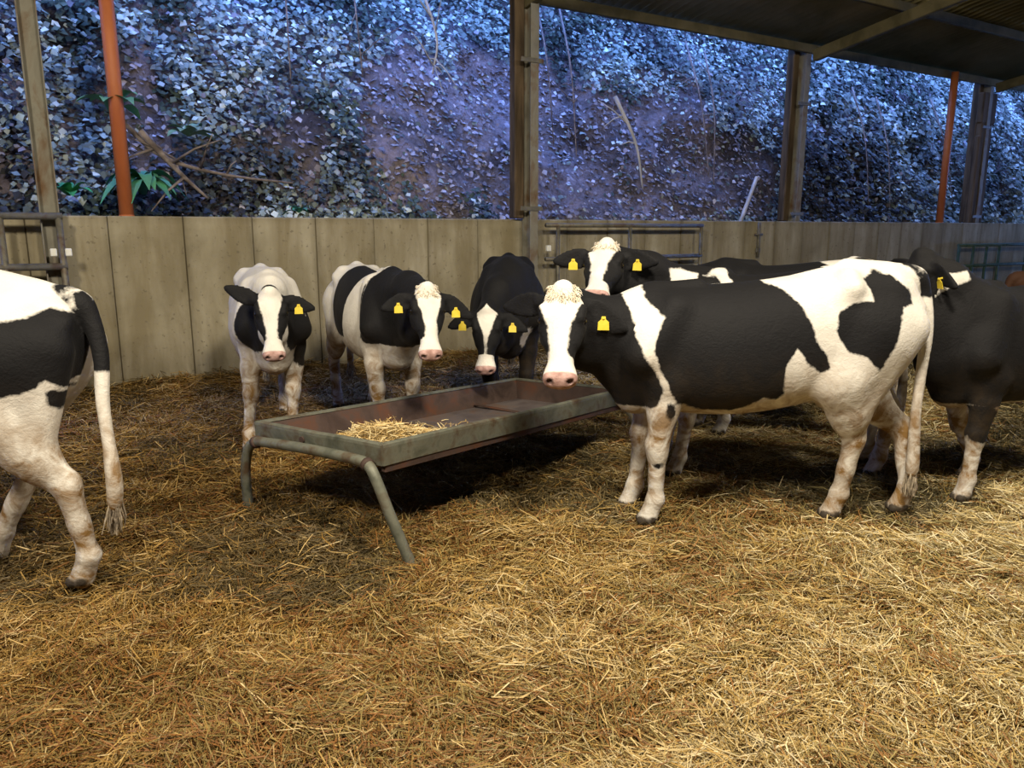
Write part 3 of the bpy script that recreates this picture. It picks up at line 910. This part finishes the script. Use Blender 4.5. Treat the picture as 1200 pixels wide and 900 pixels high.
def make_cow(cfg):
    sc = cfg['scale']; rz = cfg['rz']; loc = Vector((cfg['loc'][0], cfg['loc'][1], cfg.get('z', 0)))
    root = empty('cow', loc, rz, sc)
    tag(root, cfg['label'], 'cow', 'young cattle in the straw yard')
    toL = (Matrix.Translation(loc) @ Matrix.Rotation(rz, 4, 'Z') @ Matrix.Scale(sc, 4)).inverted()
    poll = toL @ Vector(cfg['poll']); muz = toL @ Vector(cfg['muzzle'])
    hs = cfg.get('hs', 1.0)
    hup = Vector(cfg.get('hup', (0, 0, 1)))
    hup = toL.to_3x3() @ hup
    f, r, u = frame_from(muz - poll, hup)
    R = np.array([list(f), list(r), list(u)]).T / 1.0     # columns = axes
    org = np.array(poll)
    H = lambda s, t, n: np.array(poll + (f * s + r * t + u * n) * hs)
    prims = []   # (fn, lo, hi, k, group, sub)
    def cone(a, b, r1, r2, k=.04, g='trunk', n=None, kk=1.0, sub=False):
        a = np.array(a, float); b = np.array(b, float); m = max(r1, r2) / min(kk, 1.0) + k + .03
        prims.append((cone_fn(a, b, r1, r2, n, kk), np.minimum(a, b) - m, np.maximum(a, b) + m, k, g, sub))
    Y = np.array((0, 1, 0))
    ta = cfg.get('top', [(-1, 0), (1, 0)]); tx, tv = zip(*ta)
    def tz(x): return float(np.interp(x, tx, tv))
    tf = loft_fn(TRUNK, 2.15, egg=.10)
    def trunk_fn(P):
        Q = P.copy(); w = np.clip((P[..., 2] - .6) / .65, 0, 1); Q[..., 2] -= np.interp(P[..., 0], tx, tv) * w
        Q[..., 1] /= cfg.get('wide', 1.0)
        return tf(Q)
    prims.append((trunk_fn, np.array((-.95, -.42, .45)), np.array((.95, .42, 1.42)), .02, 'trunk', False))
    # bony points
    for s in (-1, 1):
        cone((-.40, s * .15, 1.27 + tz(-.4)), (-.41, s * .19, 1.225 + tz(-.4)), .03, .03, .09)
        cone((-.77, s * .085, 1.14), (-.78, s * .09, 1.13), .035, .035, .05)
        cone((.44, s * .13, 1.20 + tz(.44)), (.60, s * .185, .90), .075, .10, .07)
    cone((-.45, 0, 1.31 + tz(-.45)), (-.80, 0, 1.21 + tz(-.8)), .03, .035, .06)
    cone((.30, 0, 1.30 + tz(.3)), (.52, 0, 1.30 + tz(.5)), .025, .03, .05)
    cone((-.42, 0, .66), (-.52, 0, .70), .085, .10, .06, 'trunk')   # udder / flank
    # neck: crest line, middle and throat line
    nb = Vector((.55, 0, 1.14 + tz(.55))); tb = Vector((.70, 0, .88))
    pk = Vector(H(.0, 0, -.07)); th = Vector(H(.13, 0, -.15))
    mid1 = nb.lerp(pk, .5) + Vector(cfg.get('crest', (0, 0, .03))); mid2 = tb.lerp(th, .5) + Vector(cfg.get('throat', (.02, 0, -.02)))
    ax = np.array((pk - nb).normalized().cross(Vector((0, 0, 1))).normalized())
    cone(nb, mid1, .165, .125, .08, 'neck', ax, 1.15); cone(mid1, pk, .125, .078, .05, 'neck', ax, 1.1)
    cone(tb, mid2, .16, .115, .08, 'neck', ax, 1.25); cone(mid2, th, .115, .082, .05, 'neck', ax, 1.15)
    cone(nb.lerp(tb, .5), Vector(H(.07, 0, -.11)), .16, .09, .06, 'neck', ax, 1.15)
    cone((.70, 0, .84), (.60, 0, .68), .10, .12, .07, 'neck')
    # legs
    lf = 1.13
    feet = cfg['feet']   # FL, FR, HL, HR: (dx, dy, dz) offset from the neutral stance
    for i, (s, fr) in enumerate(((1, 1), (-1, 1), (1, 0), (-1, 0))):
        dx, dy, dz = feet[i]
        g = ('fl', 'fr', 'hl', 'hr')[i]
        if fr:
            elb = np.array((.47 + dx * .15, s * .165, .76)); kn = np.array((.50 + dx * .55 + (.10 if dz else 0), s * .145 + dy * .5, .405 + dz * .6)); fe = np.array((.50 + dx, s * .14 + dy, .135 + dz)); ho = np.array((.535 + dx - (.05 if dz else 0), s * .14 + dy, .04 + dz))
            cone((.56, s * .15, .95), elb, .12, .095, .06, g, Y, 1.3)
            cone(elb, lerp(elb, kn, .45), .092, .074, .05, g, Y, 1.2); cone(lerp(elb, kn, .4), kn, .075, .054, .03, g)
            cone(kn + (0.008, 0, .02), kn - (0, 0, .03), .058, .051, .02, g)
            cone(kn, fe, .046, .039, .02, g)
        else:
            hip = np.array((-.56, s * .16, .98)); st = np.array((-.44 + dx * .25, s * .18, .76 + dz * .2)); ho_ = np.array((-.715 + dx * .72 + cfg.get('hock', (0, 0))[0 if s > 0 else 1], s * .15 + dy * .6, .445 + dz * .6)); fe = np.array((-.655 + dx, s * .14 + dy, .14 + dz)); ho = np.array((-.615 + dx, s * .14 + dy, .04 + dz))
            cone(hip, st, .17, .125, .07, g, Y, 1.45)
            cone((-.70, s * .13, 1.02), lerp(st, ho_, .45) + (-.035, 0, 0), .125, .085, .06, g, Y, 1.3)
            cone(st, lerp(st, ho_, .6), .135, .09, .06, g, Y, 1.4); cone(lerp(st, ho_, .5), ho_, .096, .054, .04, g, Y, 1.35)
            cone(ho_ + (-.022, 0, .045), ho_ + (-.005, 0, -.02), .026, .034, .025, g)
            cone(lerp(st, ho_, .5) + (-.05, 0, .03), ho_ + (-.03, 0, .03), .028, .02, .03, g)
            cone(ho_, lerp(ho_, fe, .6), .052, .041, .025, g); cone(lerp(ho_, fe, .5), fe, .042, .041, .02, g)
            kn = ho_
        cone(fe, fe, .046, .046, .02, g)
        cone(fe, ho, .043, .050, .02, g)
        for q in (-1, 1):
            cone(ho + (-.01, q * .023, -.0), ho + (.035, q * .024, -.012), .032, .026, .006, g + 'hoof')
    # tail
    tl = smooth_path(cfg.get('tail') or [(-.74, 0, 1.24), (-.83, 0, 1.19), (-.875, 0, 1.0), (-.87, .01, .75), (-.87, .02, .52), (-.86, .02, .36)], 6)
    for i in range(len(tl) - 1):
        t = i / (len(tl) - 1); q = cfg.get('tail_r', 1.0)
        ra = lerp(.036, .020, min(t * 1.8, 1)) * q; rb = lerp(.036, .020, min((i + 1) / (len(tl) - 1) * 1.8, 1)) * q
        if t > .62: ra = .019 + .006 * math.sin((t - .62) / .38 * 3.1); rb = .019 + .006 * math.sin(min((i + 1) / (len(tl) - 1) - .62, .36) / .38 * 3.1)
        cone(tl[i], tl[i + 1], ra, rb, .022 if t > .15 else .04, 'tail')
    # head
    Rs = R; o2 = org
    hf = loft_fn(HEAD, 2.35, None, None, egg=.0)
    def head_fn(P): return hf(((P - o2) @ Rs) / hs) * hs
    cs = np.array([H(s, t, n) for s in (-.1, .55) for t in (-.17, .17) for n in (-.3, .08)])
    prims.append((head_fn, cs.min(0) - .02, cs.max(0) + .02, .03, 'head', False))
    hc = lambda a, b, r1, r2, k, g='head', sub=False: cone(H(*a), H(*b), r1 * hs, r2 * hs, k, g, None, 1, sub)
    hc((.10, 0, -.165), (.22, 0, -.165), .062, .05, .03)                       # jaw
    hc((.22, 0, -.155), (.435, 0, -.118), .045, .032, .012)                    # lower lip
    hc((-.005, 0, .0), (-.02, 0, -.03), .048, .05, .03)                        # poll
    for s in (-1, 1):
        hc((.10, s * .085, -.018), (.15, s * .082, -.018), .030, .024, .02)    # brow
        hc((.17, s * .074, -.07), (.25, s * .055, -.07), .036, .03, .03)       # cheek ridge
        hc((.08, s * .06, -.17), (.17, s * .055, -.16), .055, .05, .03)        # jaw muscle
        hc((.455, s * .042, -.050), (.46, s * .036, -.06), .030, .028, .012)   # nostril rim
        hc((.50, s * .042, -.026), (.470, s * .047, -.046), .013, .013, .006, 'x', True)  # nostril
        hc((.135, s * .112, -.047), (.145, s * .112, -.047), .020, .019, .008, 'x', True)   # eye socket
        hc((.49, s * .0, -.100), (.38, s * .072, -.105), .006, .005, .005, 'x', True)       # mouth line
    # ears
    ears = []
    for s in (1, -1):
        ed = cfg.get('ears', {}).get(s, (-.12, .0, -.05))   # tip offset added to lateral
        b0 = Vector(H(.035, s * .085, -.055)); tip = (f * (.05 + ed[0]) + r * s * (.21) + u * ed[1]) * hs + Vector((0, 0, ed[2]))
        L = tip.length; ea = tip.normalized(); en = u * .35 + f * .65 + Vector(cfg.get('earn', (0, 0, 0)))
        if cfg.get('ear_cam'): en = (toL @ Vector((0, 0, 1.55)) - b0).normalized()
        ef, er, eu = frame_from(ea, en)
        Re = np.array([list(ef), list(er), list(eu)]).T; ob = np.array(b0)
        def ear_fn(P, Re=Re, ob=ob, L=L):
            Q = (P - ob) @ Re; t = np.clip(Q[..., 0] / L, 0, 1)
            w = .016 + .052 * np.sin(np.pi * np.clip(t, 0, 1) ** .8) ** .75 * (1 - .25 * t); w = w * hs
            n_ = Q[..., 2] - 3.2 * Q[..., 1] ** 2 + .01
            ds = Q[..., 0] - t * L
            d = np.sqrt((Q[..., 1] / w) ** 2 + (n_ / .0145) ** 2) - 1
            return np.sqrt(np.maximum(d * .0145, 0) ** 2 + ds ** 2 * (np.abs(ds) > 0)) + np.minimum(d, 0) * .0145
        lo = np.minimum(ob, ob + np.array(tip)) - .1; hi = np.maximum(ob, ob + np.array(tip)) + .1
        prims.append((ear_fn, lo, hi, .02, 'ear', False))
        cone(b0 - ef * .03, b0 + ef * .03, .032, .024, .025, 'ear')
        ears.append((s, b0, ea, ef, er, eu, L))
    lo = np.min([p[1] for p in prims], 0); hi = np.max([p[2] for p in prims], 0)
    lo[2] = max(lo[2], -.06)
    F = Field(lo, hi, cfg.get('h', .013))
    for fn, a, b, k, g, sub in prims:
        if not sub: F.op(a, b, fn, k)
    for fn, a, b, k, g, sub in prims:
        if sub: F.op(a, b, fn, k, True)
    V, Q = F.nets()
    # --- colouring
    groups = {}
    for fn, a, b, k, g, sub in prims:
        if sub: continue
        m = np.all((V > a) & (V < b), 1); d = np.full(len(V), 9.)
        if m.any(): d[m] = fn(V[m])
        groups[g] = np.minimum(groups.get(g, np.full(len(V), 9.)), d)
    gd = lambda *n: np.min([groups[q] for q in n if q in groups], 0)
    hl = ((V - o2) @ Rs) / hs                                   # head-local coordinates
    dh = gd('head'); dear = gd('ear'); dleg = gd('fl', 'fr', 'hl', 'hr', 'flhoof', 'frhoof', 'hlhoof', 'hrhoof'); dtail = gd('tail'); dneck = gd('neck'); dtr = gd('trunk')
    val = np.full(len(V), .3 if cfg['base'] == 'black' else -.3)
    x, y, z = V.T
    sb = np.clip(y / .10 + .5, 0, 1); sb = sb * sb * (3 - 2 * sb)       # 1 = cow's left
    for op in cfg['patches']:
        kind, col = op[0], op[1]
        if kind == 'poly':
            s = poly_sd(x, z, op[3])
            if op[2] == 'L': s = np.minimum(s, y + .012)
            elif op[2] == 'R': s = np.minimum(s, .012 - y)
            s = np.where(dtail < np.minimum(dleg, dtr) - .004, -.2, s)
        elif kind == 'ell':
            c = np.array(op[2]); rr = np.array(op[3]); q = (V - c) / rr; s = (1 - np.sqrt((q * q).sum(1))) * rr.min()
        elif kind == 'below':
            s = op[2] - z + .0
        elif kind == 'grp':
            s = .02 + np.clip(np.minimum.reduce([groups[q] for q in groups if q not in op[2].split('+')]) - gd(*op[2].split('+')), -.1, .1)
            if len(op) > 3: s = np.minimum(s, op[3] - z)
        elif kind == 'tail':
            on = np.where(dtail < 1, np.clip(np.minimum(dleg, dtr) - dtail, -.1, .1), -.1)
            s = np.minimum(on + .003, op[2] - z)
        val = np.maximum(val, s) if col == 'b' else np.minimum(val, -s)
    hw = (np.minimum(dh, dear) < np.minimum(dneck, dtr) - .0)
    # head colouring: blaze width table over s
    bs, bw = zip(*cfg['blaze']); bl = np.interp(hl[:, 0], bs, bw); off = cfg.get('blaze_off', 0.0)
    hv = np.maximum(np.abs(hl[:, 1] - off) - bl, np.clip(-hl[:, 2] - cfg.get('blaze_depth', .085), -.3, .3) * (hl[:, 0] < .36))
    hv = np.where((hl[:, 0] > .345) & (np.abs(hl[:, 1]) < .2), np.minimum(hv, -(hl[:, 0] - .345) * 1.5), hv)
    if cfg.get('head_white'): hv = np.full(len(V), -.2)
    hv = np.where(hl[:, 0] < -.03, .1, hv)
    hv = np.where((dear < dh) & (dear < dneck), .2 if not cfg.get('ear_white') else -.2, hv)
    val = np.where(hw, hv, val)
    nose = np.where(hw, np.minimum(hl[:, 0] - .436 + .25 * np.maximum(-hl[:, 2] - .06, 0), .2), -.2)
    dark = np.zeros(len(V))
    for s in (-1, 1):
        q = np.linalg.norm((hl - np.array((.470, s * .043, -.042))) * np.array((1, 1, 1.2)), axis=1); dark = np.maximum(dark, np.clip(1.9 - q / .0125, 0, 1) * .9)
    mth = (np.abs(hl[:, 2] + .103 + .0 * hl[:, 0]) < .007) & (hl[:, 0] > .40) & hw
    dark = np.maximum(dark, mth * .7)
    dl = np.clip((.95 - z) / .35, 0, 1) * .8 + np.clip((.62 - z) / .2, 0, 1) * .25
    dl = dl * np.where(hw, 0, 1)
    dl = np.where((dneck < dtr) & (z > .8), dl * .5, dl)
    dl = dl * cfg.get('dirt', 1.0)
    horn = np.clip((gd('fl', 'fr', 'hl', 'hr') - gd('flhoof', 'frhoof', 'hlhoof', 'hrhoof')) / .004, 0, 1)
    bo = fast_mesh('body', V, Q, M[cfg.get('mat', 'hide')], root)
    attr(bo, 'patch', val); attr(bo, 'nose', nose); attr(bo, 'dark', dark); attr(bo, 'dirt', dl); attr(bo, 'horn', horn)
    # eyes
    for s in (-1, 1):
        c = Vector(H(.140, s * .094, -.046)); Vv = []; Ff = []
        rr = .021 * hs; nu, nv = 14, 9
        for a in range(nv + 1):
            for b in range(nu):
                th_, ph = math.pi * a / nv, 2 * math.pi * b / nu
                Vv.append(c + Vector((math.sin(th_) * math.cos(ph), math.sin(th_) * math.sin(ph), math.cos(th_))) * rr)
        for a in range(nv):
            for b in range(nu):
                Ff.append((a * nu + b, a * nu + (b + 1) % nu, (a + 1) * nu + (b + 1) % nu, (a + 1) * nu + b))
        mesh_obj('eye', Vv, Ff, M['eye'], root, True)
    # ear tags: yellow flags hanging from the front of each ear
    for (s, b0, ea, ef, er, eu, L) in ears:
        if s not in cfg.get('tags', (1, -1)): continue
        c = b0 + ea * L * .50 + eu * .022 + Vector((0, 0, -.008))
        dn = Vector((0, 0, -1)); dn = (dn - eu * dn.dot(eu)).normalized(); sd = dn.cross(eu).normalized()
        sh = [(-.010, -.012), (.010, -.012), (.013, .004), (.029, .018), (.031, .062), (-.031, .062), (-.029, .018), (-.013, .004)]
        Vv = [c + sd * a * .9 + dn * b * .9 + eu * q for q in (-.0015, .0015) for a, b in sh]
        n8 = len(sh); Ff = [tuple(range(n8))[::-1], tuple(n8 + i for i in range(n8))] + [(i, (i + 1) % n8, n8 + (i + 1) % n8, n8 + i) for i in range(n8)]
        t_ = mesh_obj('ear_tag', Vv, Ff, M['tag'], root); t_['label'] = 'yellow plastic ear tag'
        mb = MB(); mb.tube([c - eu * .02 + dn * -.003, c + eu * .007 + dn * -.003], .006, 8); mb.build('tag_stud', M['tag'], t_)
    # forelock of curly hair
    if cfg.get('tuft'):
        mb = MB(); RR = random.Random(5)
        for k in range(cfg['tuft'] * 3):
            t = RR.uniform(-.062, .062); s0 = RR.uniform(-.03, .06)
            p = Vector(H(s0, t, .012 - .3 * abs(t)))
            d = (f * RR.uniform(.2, 1.0) + r * (t * 9 + RR.uniform(-.5, .5)) + u * RR.uniform(.3, .9)).normalized()
            l = RR.uniform(.018, .036)
            q = p + d * l; e_ = q + (f * .6 + r * (t * 6) - u * .3) * l * .6
            mb.tube([p, q, e_], [.0028, .0022, .0008], 4, False)
        mb.build('forelock', M['hair'], root, True)
    # tail switch hair
    if cfg.get('switch', True):
        mb = MB(); RR = random.Random(9); e0 = Vector(tl[-1]); e1 = Vector(tl[-3]); dd = (e0 - e1).normalized()
        for k in range(70):
            p = e1.lerp(e0, RR.random()) + Vector((RR.uniform(-.02, .02), RR.uniform(-.02, .02), 0))
            q = p + dd * RR.uniform(.05, .09) + Vector((RR.uniform(-.015, .015), RR.uniform(-.015, .015), 0))
            mb.tube([p, q, q + dd * .05 + Vector((RR.uniform(-.01, .01), RR.uniform(-.01, .01), 0))], [.005, .004, .001], 4, False)
        mb.build('tail_switch', M['tail_hair'], root, True)
    return root

BL = [(-.05, .085), (.03, .085), (.10, .07), (.18, .052), (.28, .038), (.34, .04), (.38, .09), (.42, .14), (.5, .2)]
exec_cows = []
COWS = []
def cow(**k): COWS.append(k)
#COWS-BEGIN
cow(label='large cow side-on right of trough, white face turned to camera', loc=(1.28, 4.05), rz=3.1416, scale=1.03, h=.0105, base='white',
    poll=(0.254, 3.84, 1.255), muzzle=(0.216, 3.47, 0.841), hs=1.03, ears={1: (-.03, -.02, -.10), -1: (-.16, -.06, -.08)}, tuft=130, hock=(.075, .03), top=[(-.85, .07), (-.70, .06), (-.45, .012), (-.15, -.035), (.2, -.05), (.5, -.10), (.8, -.07)], crest=(0, 0, -.07), ear_cam=True, tags=(1,),
    feet=((0.0, 0, 0), (.07, .05, 0), (.17, -.08, 0), (-.24, .10, 0)), blaze=[(-.05, .12), (.03, .12), (.08, .105), (.13, .08), (.19, .058), (.27, .042), (.34, .045), (.38, .09), (.5, .2)], blaze_off=-.012, blaze_depth=.075,
    tail=[(-.74, 0, 1.29), (-.83, .01, 1.23), (-.865, .04, 1.02), (-.85, .06, .78), (-.84, .07, .55), (-.85, .07, .34), (-.85, .07, .25)],
    patches=[('poly', 'b', 'L', [(1.405, 1.421), (0.719, 1.236), (0.665, 1.096), (0.632, 0.963), (0.574, 0.853), (0.495, 0.751), (0.5, 0.652), (0.617, 0.613), (0.729, 0.691), (0.865, 0.738), (1.41, 0.802)]), ('poly', 'b', 'L', [(0.63, 1.283), (0.629, 1.231), (0.594, 1.163), (0.526, 1.094), (0.556, 1.02), (0.579, 0.958), (0.551, 0.875), (0.515, 0.791), (0.452, 0.664), (0.257, 0.608), (0.199, 0.608), (0.096, 0.634), (0.012, 0.698), (-0.059, 0.681), (-0.086, 0.715), (-0.073, 0.787), (-0.076, 0.858), (-0.128, 0.946), (-0.186, 0.875), (-0.253, 0.816), (-0.304, 0.841), (-0.278, 0.912), (-0.223, 0.983), (-0.205, 1.053), (-0.158, 1.138), (-0.092, 1.215), (-0.013, 1.247), (0.018, 1.343)]), ('poly', 'b', 'L', [(-0.471, 1.267), (-0.544, 1.312), (-0.616, 1.287), (-0.702, 1.218), (-0.709, 1.148), (-0.648, 1.131), (-0.62, 1.044), (-0.582, 0.918), (-0.544, 0.829), (-0.475, 0.892), (-0.385, 0.918), (-0.318, 1.023), (-0.336, 1.111), (-0.402, 1.156), (-0.505, 1.164), (-0.491, 1.226)]),
             ('poly', 'b', 'R', [(.9, 1.5), (.25, 1.5), (.3, 1.0), (.4, .7), (.9, .6)]), ('poly', 'b', 'R', [(.12, 1.5), (-.3, 1.5), (-.4, .9), (-.1, .62), (.2, .7)]),
             ('grp', 'b', 'neck'), ('poly', 'w', 'L', [(0.725, 1.279), (0.598, 1.279), (0.582, 1.169), (0.504, 1.086), (0.543, 1.002), (0.557, 0.935), (0.525, 0.85), (0.483, 0.764), (0.415, 0.634), (0.521, 0.643), (0.499, 0.734), (0.562, 0.85), (0.608, 0.948), (0.645, 1.061), (0.685, 1.169)]), ('below', 'w', .62), ('tail', 'b', 2.0), ('tail', 'w', 1.17), ('ell', 'b', (.50, .17, .33), (.03, .05, .02)), ('ell', 'b', (.46, .2, .62), (.03, .06, .05))])
cow(label='black and white cow cut off by the left edge, its tail hanging to the hocks', loc=(-2.68, 3.3), rz=3.1416, scale=1.03, h=.0105, base='white',
    poll=(-3.95, 3.2, 1.2), muzzle=(-4.3, 3.15, .95), hock=(.07, 0), feet=((.1, 0, 0), (-.15, 0, 0), (-.14, -.02, 0), (.40, 0, .0)), blaze=BL,
    tail=[(-.74, 0, 1.23), (-.83, 0, 1.17), (-.885, .03, 1.0), (-.90, .08, .80), (-.93, .12, .60), (-.94, .13, .46), (-.93, .13, .36)],
    patches=[('poly', 'b', 'L', [(0.16, 1.153), (-0.629, 1.153), (-0.68, 1.163), (-0.746, 1.193), (-0.809, 1.17), (-0.809, 1.252), (-0.854, 1.278), (-0.948, 1.268), (-1.027, 1.245), (-1.017, 1.09), (-0.968, 1.09), (-0.917, 0.99), (-0.86, 0.84), (-0.805, 0.857), (-0.752, 0.915), (-0.69, 0.874), (-0.591, 0.857), (0.223, 0.809)]), ('poly', 'b', 'L', [(-0.743, 0.871), (-0.771, 0.878), (-0.804, 0.85), (-0.828, 0.819), (-0.827, 0.788), (-0.802, 0.771), (-0.77, 0.785), (-0.747, 0.819)]), ('poly', 'b', 'R', [(.9, 1.5), (-.1, 1.5), (-.5, 1.1), (-.3, .7), (.9, .7)]), ('below', 'w', .55), ('tail', 'b', 2.0), ('tail', 'w', .93)])
cow(label='mostly white cow standing behind the left end of trough, black cheeks around white blaze', loc=(-1.9, 5.95), rz=-1.2015, scale=.95, h=.012, base='white',
    poll=(-1.568, 5.0, 1.149), muzzle=(-1.473, 4.72, 0.689), hs=.98, ears={1: (.0, .0, -.02), -1: (-.12, -.02, .05)}, ear_cam=True, tags=(1,),
    feet=((.0, -.03, 0), (.15, -.08, .0), (.1, 0, 0), (-.1, 0, 0)), blaze=BL, blaze_off=-.005, blaze_depth=.06,
    patches=[('poly', 'b', 'L', [(.0, .60), (.55, .60), (.72, .9), (.55, 1.12), (.1, .98)]), ('ell', 'b', (.70, -.12, .96), (.2, .16, .21)), ('ell', 'b', (.72, .14, .95), (.2, .12, .2)), ('ell', 'w', (.45, 0, 1.3), (.3, .3, .12)), ('below', 'w', .60), ('tail', 'w', 1.5)])
cow(label='cow behind the trough with white band between two black patches, muzzle over the trough', loc=(-1.09, 6.05), rz=-1.1027, scale=.96, h=.0115, base='white',
    poll=(-0.536, 4.86, 1.187), muzzle=(-0.476, 4.54, 0.727), hs=1.0, ears={1: (.0, -.0, -.10), -1: (.0, -.0, -.03)}, ear_cam=True, tuft=60,
    feet=((0, 0, 0), (.05, 0, 0), (.1, 0, 0), (-.12, 0, 0)), blaze=[(-.05, .08), (.05, .085), (.12, .07), (.2, .045), (.28, .038), (.34, .04), (.4, .08), (.5, .2)], blaze_off=.01, blaze_depth=.06,
    patches=[('poly', 'b', 'R', [(.26, 1.5), (-.16, 1.5), (-.30, 1.2), (-.30, 1.0), (-.22, .75), (-.05, .62), (.14, .72), (.17, 1.05)]), ('poly', 'b', 'R', [(1.4, 1.5), (.58, 1.5), (.48, 1.2), (.46, .82), (.62, .74), (1.4, .70)]), ('poly', 'b', 'L', [(1.4, 1.5), (.2, 1.5), (.1, 1.0), (.3, .74), (1.4, .70)]),
             ('grp', 'b', 'neck'), ('ell', 'w', (.5, -.1, 1.26), (.0001, .1, .1)), ('below', 'w', .78), ('tail', 'w', 1.5)])
cow(label='nearly all black cow with head lowered to the trough, small white face marking', loc=(-0.03, 6.52), rz=-1.5708, scale=1.0, h=.012, base='black',
    poll=(-0.177, 5.5, 0.993), muzzle=(-0.196, 5.27, 0.529), hs=.96, ears={1: (.0, -.0, -.06), -1: (.0, -.0, -.04)}, ear_cam=True,
    wide=1.06, throat=(.0, 0, -.10), feet=((0, .0, 0), (-.14, -.02, 0), (.1, 0, 0), (-.12, 0, 0)), blaze=[(-.05, .0), (.0, .02), (.03, .075), (.08, .065), (.15, .04), (.22, .018), (.3, .008), (.37, .012), (.40, .07), (.5, .2)], blaze_depth=.07,
    patches=[('ell', 'w', (.30, -.01, 1.32), (.20, .06, .06)), ('ell', 'w', (.72, .17, .70), (.1, .08, .12))])
cow(label='black cow right behind the side-on cow, white face looking over its neck', loc=(1.64, 4.85), rz=3.1416, scale=.99, h=.013, base='black',
    poll=(0.572, 4.72, 1.454), muzzle=(0.462, 4.32, 1.232), hs=1.06, ears={1: (.0, .03, -.03), -1: (.0, .03, -.03)}, ear_cam=True, tuft=60,
    feet=((.08, 0, 0), (.12, 0, 0), (-.05, 0, 0), (-.1, 0, 0)), blaze=[(-.05, .08), (.03, .085), (.10, .075), (.18, .05), (.28, .04), (.34, .04), (.38, .06), (.42, .12), (.5, .2)], blaze_off=-.015, blaze_depth=.07,
    patches=[('poly', 'w', 'L', [(0.684, 1.256), (0.687, 1.338), (0.609, 1.328), (0.51, 1.297), (0.543, 1.23), (0.617, 1.153)]), ('poly', 'w', 'L', [(0.478, 1.287), (0.367, 1.328), (0.316, 1.338), (0.299, 1.235), (0.361, 1.225), (0.406, 1.287)]), ('below', 'w', .62), ('tail', 'w', .9)])
cow(label='black-backed cow farthest from camera, only its back and white rump showing', loc=(2.12, 5.85), rz=3.1416, scale=1.0, h=.015, base='black',
    poll=(.95, 6.1, 1.12), muzzle=(.78, 6.2, .70), feet=((0, 0, 0), (.1, 0, 0), (.1, 0, 0), (-.1, 0, 0)), blaze=BL, tags=(),
    top=[(-.9,.02),(-.3,0),(1,0)], patches=[('ell', 'w', (-.55, 0, 1.30), (.36, .3, .22)), ('ell', 'b', (-.50, .10, 1.30), (.10, .12, .07)), ('below', 'w', .6)])
cow(label='black cow at right edge behind the side-on cow, white mark on its withers', loc=(3.08, 4.58), rz=-2.7816, scale=.95, h=.012, base='black',
    poll=(2.312, 4.42, 1.403), muzzle=(2.104, 4.36, 1.157), hs=.98, ears={1: (-.0, .0, -.07), -1: (-.05, .0, -.02)}, tags=(1,),
    feet=((.04, 0, 0), (-.38, -.03, 0), (.1, 0, 0), (-.1, 0, 0)), blaze=[(-.05, -.05), (.3, -.05), (.5, .03)],
    patches=[('poly', 'w', 'L', [(0.883, 1.286), (0.825, 1.338), (0.739, 1.385), (0.618, 1.392), (0.624, 1.348), (0.72, 1.306), (0.787, 1.264), (0.847, 1.183)]), ('below', 'w', .60), ('ell', 'b', (.52, .16, .50), (.10, .1, .14)), ('ell', 'w', (-.12, .27, .92), (.10, .10, .2)), ('ell', 'b', (.2, -.15, .5), (.05, .1, .2))])
cow(label='dark brown animal far back at the right edge', loc=(5.12, 6.8), rz=.05, scale=.93, h=.018, base='black', mat='hide_brown',
    poll=(6.2, 6.9, 1.2), muzzle=(6.5, 6.9, .9), feet=((0, 0, 0), (.1, 0, 0), (.1, 0, 0), (-.1, 0, 0)), blaze=BL, tags=(),
    patches=[])
#COWS-END
for c_ in COWS:
    make_cow(c_)
